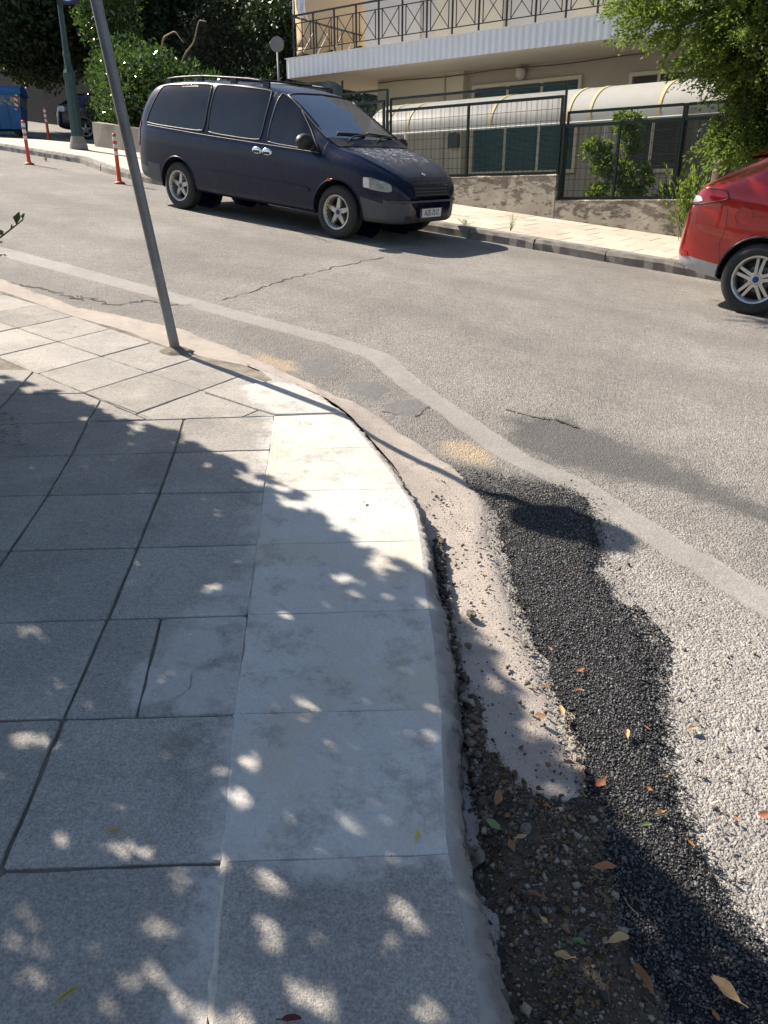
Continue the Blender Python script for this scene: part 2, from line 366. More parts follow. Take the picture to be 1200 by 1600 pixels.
SAND = [px([(685, 690), (735, 690), (775, 712), (765, 728), (720, 722), (690, 708)]), px([(395, 548), (450, 565), (470, 580), (440, 582), (400, 565)]), px([(880, 1090), (960, 1230), (1000, 1290), (930, 1300), (900, 1200)])]
VERGE = px([(-200, 392), (0, 425), (150, 470), (300, 500), (420, 530), (520, 575), (620, 625), (700, 670)])
TRACK = px([(1200, 1000), (960, 800), (1180, 880), (1200, 560), (820, 470), (480, 410), (150, 330), (-100, 280), (-100, 250), (300, 340), (700, 430), (1250, 560), (1400, 1200), (1100, 1300)])
sw = np.interp(Y, [2, 4.5, 8], [.085, .085, .14])
a_strip = seg_dist(X, Y, STRIP)-sw
a_dark = np.minimum(sdf(X, Y, DARK), sdf(X, Y, px([(690, 722), (740, 732), (800, 745), (880, 760), (905, 785), (850, 800), (780, 800), (745, 770)]))-.03); a_patch = np.minimum.reduce([sdf(X, Y, p) for p in PATCH]); a_sand = np.minimum.reduce([sdf(X, Y, p) for p in SAND])
a_verge = seg_dist(X, Y, VERGE)-.16; a_track = sdf(X, Y, px([(930, 830), (1200, 980), (1500, 1300), (1300, 1600), (1080, 1200), (1040, 1000)]))
near = np.clip((12-np.hypot(X, Y))/6, 0, 1)
Z = gz(X, Y) + near*(.006*vnoise(X, Y, 1.3, 1) + .0035*vnoise(X, Y, 9, 2)) - .012*np.clip(-a_dark/.12, 0, 1)*near + .006*np.clip(1-a_patch/.05, 0, 1) - .004*np.clip(1-a_strip/.05, 0, 1)*near
nx, ny = len(xs), len(ys); I = np.arange(nx*ny).reshape(ny, nx)
T = np.stack([I[:-1, :-1], I[:-1, 1:], I[1:, 1:], I[1:, :-1]], -1).reshape(-1, 4)
me = np_mesh('road', np.c_[X, Y, Z], T, M['road'], True)
for k, v in dict(strip=a_strip, dark=a_dark, patch=a_patch, sand=a_sand, verge=a_verge, track=a_track).items(): attr(me, k, v)
road = structure(link('road', me))
M['crack'] = plain('crack_shadow', (.06, .052, .045), .95)
def crack(pts, w=.012, h=.003, jit=.012, parent=road):
    P = resample(px(pts), max(6, len(pts)*9)); P[1:-1, :2] += R.normal(0, jit, (len(P)-2, 2)); V = []; 
    for i, p in enumerate(P):
        t = P[min(i+1, len(P)-1)]-P[max(i-1, 0)]; nn = np.array([-t[1], t[0], 0]); nn /= np.linalg.norm(nn)+1e-9
        ww = w*(.25+R.random())*(0.3 if i in (0, len(P)-1) else 1)
        for sg in (-1, 1):
            q = p+nn*ww*sg*.5; q[2] = gz(q[0], q[1])+.006*float(vnoise(np.array([q[0]]), np.array([q[1]]), 1.3, 1)[0])+.0035*float(vnoise(np.array([q[0]]), np.array([q[1]]), 9, 2)[0])+h; V.append(q)
    MB().add(V, [(2*i, 2*i+2, 2*i+3, 2*i+1) for i in range(len(P)-1)]).build('crack', M['crack'], parent)
crack([(345, 470), (430, 442), (520, 418), (600, 402)], .018, .004, .02)
crack([(120, 462), (180, 478), (235, 470), (262, 478), (300, 476)], .022, .004, .02)
crack([(790, 640), (830, 652), (865, 655), (905, 668)], .016)
crack([(595, 645), (650, 652), (672, 636)], .012, .006, .008)
crack([(395, 352), (450, 356), (520, 380)], .02, .004)
crack([(0, 440), (70, 452), (130, 470)], .03, .004, .02)

# ------------------------------------------------------------------ near pavement: slabs in two directions, whitewashed band, worn kerb lip
HP = .12
Bl = np.array([(-.329, 1.213), (-.378, 1.650), (-.418, 2.085), (-.450, 2.515), (-.484, 2.945), (-.517, 3.370), (-.553, 3.807)])
Al = np.array([(-.770, 1.167), (-.802, 1.597), (-.826, 2.018), (-.858, 2.440), (-.892, 2.862), (-.932, 3.265), (-.982, 3.680)])
e2 = (Bl[1]-Bl[0]); Bl = np.vstack([Bl[0]-2*e2, Bl[0]-e2, Bl, Bl[-1]+e2*.95, Bl[-1]+e2*1.9]); Al = np.vstack([Al[0]-2*e2, Al[0]-e2, Al, Al[-1]+e2*.95, Al[-1]+e2*1.9])
K0 = 2                                                      # index of the row that lies at the near edge of the picture
def node(k, j): return Bl[k] + (Al[k]-Bl[k])*j
EDGE_PX = [(380, 568), (430, 588), (500, 620), (545, 655), (583, 702), (622, 752), (650, 800), (660, 860), (668, 930), (682, 1010), (690, 1100), (693, 1200), (700, 1330), (722, 1430), (742, 1520), (752, 1600), (762, 1700), (775, 1850)]
EDGE = smooth_curve(px(EDGE_PX, HP), 420)
FAR_EDGE_PX = [(-330, 372), (-150, 412), (0, 452), (90, 484), (130, 497), (190, 512), (250, 536), (300, 552), (380, 568)]
FAR_EDGE = smooth_curve(px(FAR_EDGE_PX, HP), 60)
nb_ = np.array([-(Bl[8]-Bl[2])[1], (Bl[8]-Bl[2])[0]]); nb_ /= np.linalg.norm(nb_); nb_ = -nb_      # points right of line B
spills = [(tuple(G(255, 1060, HP)), .10), (tuple(G(300, 1010, HP)), .10), (tuple(G(335, 960, HP)), .09), (tuple(G(355, 925, HP)), .07), (tuple(G(330, 1080, HP)), .11)]
M['slab'] = slab_material((nb_, float(nb_ @ Bl[5])), spills)
M['bare'] = slab_material((nb_, 100.), [(tuple(G(u, 1338, HP)), r_) for u, r_ in ((380, .03), (430, .05), (480, .06), (530, .075), (580, .05), (640, .05), (700, .05))])
pave = structure(MB().add([(p[0], p[1], gz(p[0], p[1])+HP-.008) for p in list(FAR_EDGE)+list(EDGE[1:])+[np.array(q) for q in ((.6, -.6), (-9, -.6), (-9, 9))]], [tuple(range(60+419+3))]).build('pavement', M['mortar']))
def clip(poly, a, b):                         # keep what lies left of a->b
    a = np.array(a[:2]); b = np.array(b[:2]); dd = b-a; out = []
    side = lambda p: dd[0]*(p[1]-a[1])-dd[1]*(p[0]-a[0])
    for i in range(len(poly)):
        p, q = np.array(poly[i]), np.array(poly[(i+1) % len(poly)]); s0, s1 = side(p), side(q)
        if s0 >= 0: out.append(p)
        if s0*s1 < 0: out.append(p+(q-p)*s0/(s0-s1))
    return out
def area(p): return abs(sum(p[i][0]*p[(i+1) % len(p)][1]-p[(i+1) % len(p)][0]*p[i][1] for i in range(len(p))))/2
def slab(poly, mat, parent, name='paving_slab', h=HP, gap=.003, thick=.05, wob=.0012, seg=.06, tilt=.002, chip=.007, bev=.004):
    poly = [np.array(p[:2], float) for p in poly]
    if len(poly) < 3 or area(poly) < 2e-3: return None
    if sum(poly[i][0]*poly[(i+1) % len(poly)][1]-poly[(i+1) % len(poly)][0]*poly[i][1] for i in range(len(poly))) < 0: poly = poly[::-1]
    n = len(poly); ins = []
    for i in range(n):                        # inset by the joint gap
        p, a, b = poly[i], poly[i-1], poly[(i+1) % n]
        d1 = (p-a)/(np.linalg.norm(p-a)+1e-9); d2 = (b-p)/(np.linalg.norm(b-p)+1e-9)
        nn = np.array([-d1[1]-d2[1], d1[0]+d2[0]]); nn /= np.linalg.norm(nn)+1e-9
        cs = max(.4, nn @ np.array([-d1[1], d1[0]])); ins.append(p+nn*gap/cs)
    ring = []
    for i in range(n):
        a, b = ins[i], ins[(i+1) % n]; L = np.linalg.norm(b-a); k = max(1, int(L/seg)) if seg else 1
        for q in range(k):
            f = q/k; p = a+(b-a)*f
            if q == 0 and L > .12 and np.linalg.norm(ins[i-1]-a) > .12:        # worn corner
                c_ = chip*(.3+R.random()); ring.append(a+(ins[i-1]-a)/np.linalg.norm(ins[i-1]-a)*c_); ring.append(a+(b-a)/L*c_)
            else: ring.append(p+R.normal(0, wob, 2))
    ctr = np.mean(ring, axis=0); tx, ty = R.normal(0, tilt, 2); dz = R.normal(0, tilt*.5)
    zt = lambda p: gz(p[0], p[1])+h+dz+tx*(p[0]-ctr[0])+ty*(p[1]-ctr[1])
    inn = [p+(ctr-p)/(np.linalg.norm(ctr-p)+1e-9)*bev for p in ring]
    V = [(p[0], p[1], gz(p[0], p[1])+h-thick) for p in ring]+[(p[0], p[1], zt(p)-bev) for p in ring]+[(p[0], p[1], zt(p)) for p in inn]
    m = len(ring); fs = [(i, (i+1) % m, m+(i+1) % m, m+i) for i in range(m)]+[(m+i, m+(i+1) % m, 2*m+(i+1) % m, 2*m+i) for i in range(m)]+[tuple(range(2*m, 3*m))]
    return MB().add(V, fs).build(name, mat, parent)
Lp, Lq = np.array([-2.227, 4.44]), np.array([-1.286, 3.735])              # diagonal joint where the two patterns meet
Lp = Lq+(Lp-Lq)*4
row6 = (node(8, 0), node(8, 1))
for k in range(0, 10):
    for j in range(0, 6):
        poly = [node(k, j), node(k, j+1), node(k+1, j+1), node(k+1, j)]
        if k >= 8:
            poly = clip(poly, Lq, Lp)
            if j == 0: continue
        if k == 3 and j == 0:                 # one slab was broken and half of it recast
            m0 = node(3, 0)+(node(3, 1)-node(3, 0))*.59; m1 = node(4, 0)+(node(4, 1)-node(4, 0))*.63
            slab([node(3, 1), node(4, 1), m1, m0], M['slab'], pave); slab([m0, m1, node(4, 0), node(3, 0)], M['slab'], pave, 'recast_slab', gap=.003); continue
        if len(poly) > 2: slab(poly, M['slab'], pave, gap=.0045 if j < 2 else .003)
f1, f2, O2 = np.array([.345, -.235]), np.array([.225, .41]), np.array([-1.68, 4.585])
for i in range(-9, 5):
    for j in range(-3, 4):
        q = O2+i*f1+j*f2; poly = [q, q+f1, q+f1+f2, q+f2]
        poly = clip(poly, Lp, Lq)
        if len(poly) > 2: poly = clip(poly, row6[1], row6[0])
        a_, b_ = G(20, 462, HP), G(250, 540, HP)
        if len(poly) > 2: poly = clip(poly, b_, a_)
        if len(poly) > 2: poly = clip(poly, G(425, 592, HP), G(250, 536, HP))
        if len(poly) > 2: poly = clip(poly, G(560, 672, HP), G(425, 592, HP))
        if len(poly) > 2: slab(poly, M['slab'], pave)
def hit_edge(p, dirv):
    best = None
    for i in range(len(EDGE)-1):
        a, b = EDGE[i][:2], EDGE[i+1][:2]; A = np.array([[dirv[0], a[0]-b[0]], [dirv[1], a[1]-b[1]]]); 
        if abs(np.linalg.det(A)) < 1e-9: continue
        t, u = np.linalg.solve(A, a-p)
        if t > 0 and 0 <= u <= 1 and (best is None or t < best[0]): best = (t, i+u)
    return best
def edge_pts(i0, i1): return [EDGE[i][:2] for i in range(int(math.ceil(min(i0, i1))), int(max(i0, i1))+1, 10)]
def at_edge(i): k = min(int(i), len(EDGE)-2); return EDGE[k][:2]+(EDGE[k+1][:2]-EDGE[k][:2])*(i-k)
for k in range(1, 8):                          # the whitewashed band, cast in bays along the kerb
    d0 = node(k, 0)-node(k, 1); d1 = node(k+1, 0)-node(k+1, 1)
    h0 = hit_edge(node(k, 0), d0); h1 = hit_edge(node(k+1, 0), d1)
    if not (h0 and h1): continue
    mid = edge_pts(h1[1], h0[1])
    poly = [node(k, 0), at_edge(h0[1])]+mid[::-1]+[at_edge(h1[1]), node(k+1, 0)]
    slab(poly, M['wash'] if k >= K0 else M['bare'], pave, 'whitewashed_bay' if k >= K0 else 'paving_slab', gap=.0012, h=HP+.001, seg=.07, wob=.001, bev=.002)
h1 = hit_edge(node(8, 0), node(8, 0)-node(8, 1))
poly = [node(8, 0), at_edge(h1[1])]+edge_pts(14, h1[1])[::-1]+[G(425, 596, HP)[:2], G(318, 614, HP)[:2]]
slab(poly, slab_material((nb_, 100.), [(tuple(G(490, 632, HP)), .26), (tuple(G(440, 618, HP)), .20), (tuple(G(400, 606, HP)), .10)]), pave, 'whitewashed_bay', gap=.003, h=HP+.006, seg=.07)
def slab_crack(pts, w):
    P = resample(px(pts, HP+.0028), len(pts)*10); P[1:-1, :2] += R.normal(0, .0016, (len(P)-2, 2)); V = []
    for i, p in enumerate(P):
        t = P[min(i+1, len(P)-1)]-P[max(i-1, 0)]; nn = np.array([-t[1], t[0], 0]); nn /= np.linalg.norm(nn); ww = w*(.3+R.random())
        V += [p+nn*ww*.5, p-nn*ww*.5]
    MB().add(V, [(2*i, 2*i+2, 2*i+3, 2*i+1) for i in range(len(P)-1)]).build('crack', M['crack'], pave)
slab_crack([(612, 1335), (600, 1370), (565, 1415), (545, 1460), (520, 1530), (485, 1600)], .0022)
slab_crack([(300, 1050), (296, 1075), (275, 1092)], .002)
def ridge(p0, p1, w, hgt, seed):
    n = 90; P = []
    d_ = (p1-p0); nn = np.array([-d_[1], d_[0]])/np.linalg.norm(d_)
    for i in range(n+1):
        c_ = p0+d_*i/n+nn*.006*noise.noise(Vector((i*.22, seed, 0))); a = max(0, .45+.9*noise.noise(Vector((i*.13, seed, 3)))); ww = w*(.35+a); row = []
        for q in (-1, -.5, 0, .5, 1):
            p = c_+nn*ww*q*(1+.3*noise.noise(Vector((i*.9, q*3, seed)))); row.append((p[0], p[1], gz(p[0], p[1])+HP-.003+(hgt*a*(1-q*q)*(.6+.8*abs(noise.noise(Vector((i*.7, q*2, seed+9))))))+.0015))
        P.append(row)
    MB().grid(P).build('plaster_ridge', M['wash'], pave, True)
ridge(Bl[1], Bl[3], .013, .010, 2.); ridge(Bl[3], Bl[8], .009, .006, 5.)
# rounded, lumpy kerb lip
prof = [(-.004, .002), (.008, .0005), (.016, -.002), (.023, -.008), (.028, -.018), (.032, -.032), (.035, -.048), (.038, -.066), (.041, -.085), (.045, -.11), (.050, -.16)]
V = []; ne = len(EDGE)
for i in range(ne):
    t = EDGE[min(i+1, ne-1)]-EDGE[max(i-1, 0)]; o = np.array([-t[1], t[0]]); o /= np.linalg.norm(o); f = min(1, i/115)
    for q, (w_, z_) in enumerate(prof):
        k_ = (.7+.3*f+1.1*max(0, i/ne-.45))*(1+.15*math.sin(i*.05)) if q > 1 else 1
        p = EDGE[i][:2]+o*w_*k_
        nz = noise.noise(Vector((p[0]*9, p[1]*9, z_*14)))*.005+noise.noise(Vector((p[0]*38, p[1]*38, z_*45)))*.009+noise.noise(Vector((p[0]*90, p[1]*90, z_*90)))*.006
        amp = min(1, q/3); p = p+o*nz*amp*1.3
        V.append((p[0], p[1], gz(p[0], p[1])+HP+z_*(.35+.65*f)+nz*.55*amp))
nq = len(prof)
def kerb_lip_mat():
    t = NT('kerb_lip'); wash = t.scale((.62, .59, .545), t.lin(t.noise(40, 4), .3, .7, .88, 1.08))
    pink = t.mix(t.ramp(t.noise(3, 4), .4, .6), (.50, .44, .40), (.40, .36, .33)); hz = t.attr('drop')
    col = t.mix(t.ramp(t.math('ADD', hz, t.math('MULTIPLY', t.math('SUBTRACT', t.noise(10, 6, .7), .5), 1.0)), .06, .26), wash, pink)
    col = t.mix(t.ramp(t.math('ADD', hz, t.math('MULTIPLY', t.math('SUBTRACT', t.noise(13, 8, .75), .5), 2.0)), .42, .60), col, t.scale((.22, .195, .17), t.lin(t.noise(60, 4), .3, .7, .6, 1.3)))
    return t.set(col=col, rough=.88, normal=t.bump(t.noise(55, 8, .78), .022), spec=.3)
lm = MB().add(V, [(i*nq+q, i*nq+q+1, (i+1)*nq+q+1, (i+1)*nq+q) for i in range(ne-1) for q in range(nq-1)]).mesh('kerb_lip', kerb_lip_mat(), True)
attr(lm, 'drop', [q/(nq-1) for i in range(ne) for q in range(nq)])
link('kerb_lip', lm, pave)

# ------------------------------------------------------------------ gutter strip, dirt, fresh asphalt patch
GIN = np.vstack([px(FAR_EDGE_PX, .118), [G(u, v, .118*max(0, 1-k/4)) for k, (u, v) in enumerate(EDGE_PX[1:])]]); GOUT = px([(-330, 350), (-150, 396), (0, 432), (60, 455), (120, 478), (200, 492), (290, 512), (400, 558), (470, 592), (540, 620), (600, 655), (660, 690), (710, 722), (762, 780), (780, 870), (812, 960), (862, 1075), (915, 1185), (940, 1262), (905, 1330), (880, 1410), (890, 1500), (930, 1640), (1030, 1850)])
n1, n2 = 340, 16
A_, B_ = smooth_curve(GIN, n1), smooth_curve(GOUT, n1)
for i in range(n1):
    u = np.array([i/n1*90]); B_[i, :2] += .022*float(vnoise(u, u*0, .55, 3)[0])+.012*float(vnoise(u, u*0, 2.1, 4)[0])
frac = np.linspace(0, 1, n2)
GX = A_[:, None, 0]*(1-frac)+B_[:, None, 0]*frac; GY = A_[:, None, 1]*(1-frac)+B_[:, None, 1]*frac
di = np.linspace(0, 1, n1)
farness = np.clip((GY[:, 0]-3.0)/1.2, 0, 1)
hin = .004+.086*farness**.8
GH = hin[:, None]*(1-frac)**1.5+.016*frac*(1-frac)+.013+.005*vnoise(GX, GY, 5, 5)+.004*vnoise(GX, GY, 22, 6)
GH -= .022*np.clip((frac-.72)/.28, 0, 1)**1.5; GH[:, -1] -= .02
GZ = gz(GX, GY)+GH
Ig = np.arange(n1*n2).reshape(n1, n2); T = np.stack([Ig[:-1, :-1], Ig[:-1, 1:], Ig[1:, 1:], Ig[1:, :-1]], -1).reshape(-1, 4)
gutter = structure(link('gutter', np_mesh('gutter', np.c_[GX.ravel(), GY.ravel(), GZ.ravel()], T, M['gutter'], True)))
def mound(name, poly, thick, mat, step=.02, edge=.05, rough=.006, base=.016, seed=1, kind='structure', nsc=4, shift=0.):
    lo = poly[:, :2].min(0)-.15; hi = poly[:, :2].max(0)+.15
    gx, gy = np.meshgrid(np.arange(lo[0], hi[0], step), np.arange(lo[1], hi[1], step)); x, y = gx.ravel(), gy.ravel()
    sd = sdf(x, y, poly)+shift+.02*vnoise(x, y, 26, seed+5)+.03*vnoise(x, y, nsc*1.6, seed)+.02*vnoise(x, y, nsc*6, seed+1)
    hgt = base+thick*np.clip(-sd/edge, -1.5, 1)+rough*vnoise(x, y, 18, seed+2)
    z = gz(x, y)+hgt; I = np.arange(len(x)).reshape(gx.shape); T = np.stack([I[:-1, :-1], I[:-1, 1:], I[1:, 1:], I[1:, :-1]], -1).reshape(-1, 4)
    T = T[(sd[T] < edge*1.2).any(1)]
    used = np.unique(T); remap = np.full(len(x), -1); remap[used] = np.arange(len(used))
    o = link(name, np_mesh(name, np.c_[x, y, z][used], remap[T], mat, True)); o['kind'] = kind
    def height(qx, qy):
        sdq = sdf(qx, qy, poly)+shift+.02*vnoise(qx, qy, 26, seed+5)+.03*vnoise(qx, qy, nsc*1.6, seed)+.02*vnoise(qx, qy, nsc*6, seed+1)
        return gz(qx, qy)+base+thick*np.clip(-sdq/edge, -1.5, 1)+rough*vnoise(qx, qy, 18, seed+2), sdq
    return o, height
BLK = px([(765, 772), (850, 768), (908, 775), (938, 840), (930, 900), (975, 955), (1022, 1005), (1033, 1080), (1040, 1180), (1072, 1280), (1130, 1385), (1210, 1500), (1300, 1650), (1420, 1900), (1150, 1900), (1030, 1640), (965, 1540), (925, 1460), (895, 1390), (890, 1330), (922, 1270), (905, 1180), (866, 1085), (822, 965), (790, 865)])
blk, blk_h = mound('asphalt_patch', BLK, .018, M['black'], .02, .05, .004, .006, 3, shift=.022)
SOIL = px([(700, 1010), (722, 1060), (760, 1180), (800, 1240), (855, 1262), (935, 1285), (945, 1380), (965, 1470), (1010, 1560), (1060, 1640), (1150, 1900), (830, 1900), (810, 1640), (780, 1480), (755, 1330), (735, 1200), (712, 1100)])
so, so_h = mound('gutter_dirt', SOIL, .012, M['soil'], .02, .05, .008, .022, 12, 'stuff')

OCT = np.array([(1, 0, 0), (-1, 0, 0), (0, 1, 0), (0, -1, 0), (0, 0, 1), (0, 0, -1)], float); OCTF = np.array([(0, 2, 4), (2, 1, 4), (1, 3, 4), (3, 0, 4), (2, 0, 5), (1, 2, 5), (3, 1, 5), (0, 3, 5)])
CUBE = np.array([(a, b, c) for a in (-1, 1) for b in (-1, 1) for c in (-1, 1)], float)*.7; CUBEF = np.array([(0,1,3),(0,3,2),(4,6,7),(4,7,5),(0,4,5),(0,5,1),(2,3,7),(2,7,6),(0,2,6),(0,6,4),(1,5,7),(1,7,3)])
def rot_rand(n):
    q = R.normal(size=(n, 4)); q /= np.linalg.norm(q, axis=1)[:, None]; w, x, y, z = q.T
    return np.stack([np.stack([1-2*(y*y+z*z), 2*(x*y-z*w), 2*(x*z+y*w)], -1), np.stack([2*(x*y+z*w), 1-2*(x*x+z*z), 2*(y*z-x*w)], -1), np.stack([2*(x*z-y*w), 2*(y*z+x*w), 1-2*(x*x+y*y)], -1)], 1)
def granules(name, P, size, mat, cube=False, flat=1.):
    B0, F0 = (CUBE, CUBEF) if cube else (OCT, OCTF); n = len(P)
    B = B0[None]*(1+.35*R.normal(size=(n, len(B0), 1)).clip(-1.5, 1.5))*size[:, None, None]
    B = np.einsum('nij,nkj->nki', rot_rand(n), B); B[..., 2] *= flat
    V = (P[:, None]+B).reshape(-1, 3); T = (F0[None]+(np.arange(n)*len(B0))[:, None, None]).reshape(-1, 3)
    me = np_mesh(name, V, T, mat); attr(me, 'tint', np.repeat(R.random(n), len(B0))); o = link(name, me); o['kind'] = 'stuff'; return o
def scatter_in(poly, n, grow=0.): 
    lo = poly[:, :2].min(0)-grow; hi = poly[:, :2].max(0)+grow; out = []
    while len(out) < n:
        q = lo+(hi-lo)*R.random((n*2, 2)); k = inside(q[:, 0], q[:, 1], poly) if not grow else sdf(q[:, 0], q[:, 1], poly) < grow; out += list(q[k])
    return np.array(out[:n])
def tint_mat(name, cols, rough=.7, spec=.4):
    t = NT(name); r = t.n.new('ShaderNodeValToRGB'); t.L(t.attr('tint'), r.inputs[0]); e = r.color_ramp; e.interpolation = 'CONSTANT'
    while len(e.elements) < len(cols): e.elements.new(.5)
    for i, c_ in enumerate(cols): e.elements[i].position = i/len(cols); e.elements[i].color = (*c_, 1)
    return t.set(col=t.scale(r.outputs[0], t.lin(t.noise(300, 2), .3, .7, .8, 1.2)), rough=rough, spec=spec)
M['gran'] = tint_mat('asphalt_granules', [(.028, .028, .03), (.045, .045, .047), (.065, .065, .067), (.036, .036, .038), (.13, .127, .12)], .42, .5)
M['peb'] = tint_mat('mixed_pebbles', [(.12, .10, .08), (.15, .12, .09), (.28, .24, .19), (.08, .065, .05), (.28, .255, .22), (.20, .14, .09), (.05, .045, .04), (.10, .09, .08)], .9)
q = scatter_in(BLK, 52000, .07); hh, sd = blk_h(q[:, 0], q[:, 1]); k = (sd < .055*R.random(len(q))**1.6-.004) & (q[:, 1] > .5); q, hh = q[k], hh[k]
granules('asphalt_granules', np.c_[q, np.maximum(hh, gz(q[:, 0], q[:, 1])+.006)+.001], (.0016+.0030*R.random(len(q))**1.3)*(1+.7*(R.random(len(q)) > .93)), M['gran'])
q = scatter_in(px([(700, 725), (790, 742), (900, 765), (915, 800), (850, 810), (775, 800), (735, 765)]), 3600); pr_ = np.clip((3.65-q[:, 1])/.45, 0, 1); q = q[R.random(len(q)) < pr_]
granules('asphalt_granules', np.c_[q, gz(q[:, 0], q[:, 1])+.008], R.uniform(.0024, .0052, len(q)), M['gran'])
# loose crumbs shed along the patch edges
al = np.array(resample(np.vstack([BLK, BLK[:1]]), 500)); al = al[R.integers(0, 500, 800)]; al[:, :2] += R.normal(0, .05, (800, 2)); al[:, 2] = gz(al[:, 0], al[:, 1])+.017
granules('asphalt_granules', al, R.uniform(.002, .006, 800), M['gran'])
CL = px([(985, 1000), (1010, 960), (1040, 1010), (1030, 1050)]); q = scatter_in(px([(940, 940), (1000, 950), (1045, 1000), (1050, 1090), (1010, 1040), (975, 985)]), 420)
granules('asphalt_granules', np.c_[q, gz(q[:, 0], q[:, 1])+.006], R.uniform(.003, .008, len(q)), M['gran'])
q = scatter_in(SOIL, 11000, .08); hh, sd = so_h(q[:, 0], q[:, 1]); k = sd < .06*R.random(len(q)); q, hh = q[k], hh[k]
granules('gutter_pebbles', np.c_[q, hh+.001], R.exponential(.0017, len(q)).clip(.0008, .010)+.0007, M['peb'], True, .8)
# rubble in the dark slot at the foot of the kerb
SLOT = px([(678, 850), (690, 850), (705, 960), (722, 1060), (745, 1180), (775, 1320), (752, 1320), (728, 1190), (708, 1080), (690, 980)])
q = scatter_in(SLOT, 900); granules('gutter_pebbles', np.c_[q, gz(q[:, 0], q[:, 1])+.028+R.random(len(q))*.012], R.exponential(.004, len(q)).clip(.002, .016)+.0015, M['peb'], True, .8)
q = scatter_in(px([(560, 690), (700, 760), (775, 870), (860, 1080), (950, 1260), (780, 1240), (700, 960), (640, 780)]), 700)
granules('gutter_grit', np.c_[q, gz(q[:, 0], q[:, 1])+.028], R.exponential(.0016, len(q)).clip(.0008, .007)+.0008, M['peb'], True, .8)
q = scatter_in(px([(930, 850), (1300, 1050), (1500, 1600), (1220, 1500), (1050, 1200)]), 600)
granules('road_grit', np.c_[q, gz(q[:, 0], q[:, 1])+.006], R.exponential(.0014, len(q)).clip(.0008, .006)+.0008, M['peb'], True, .8)

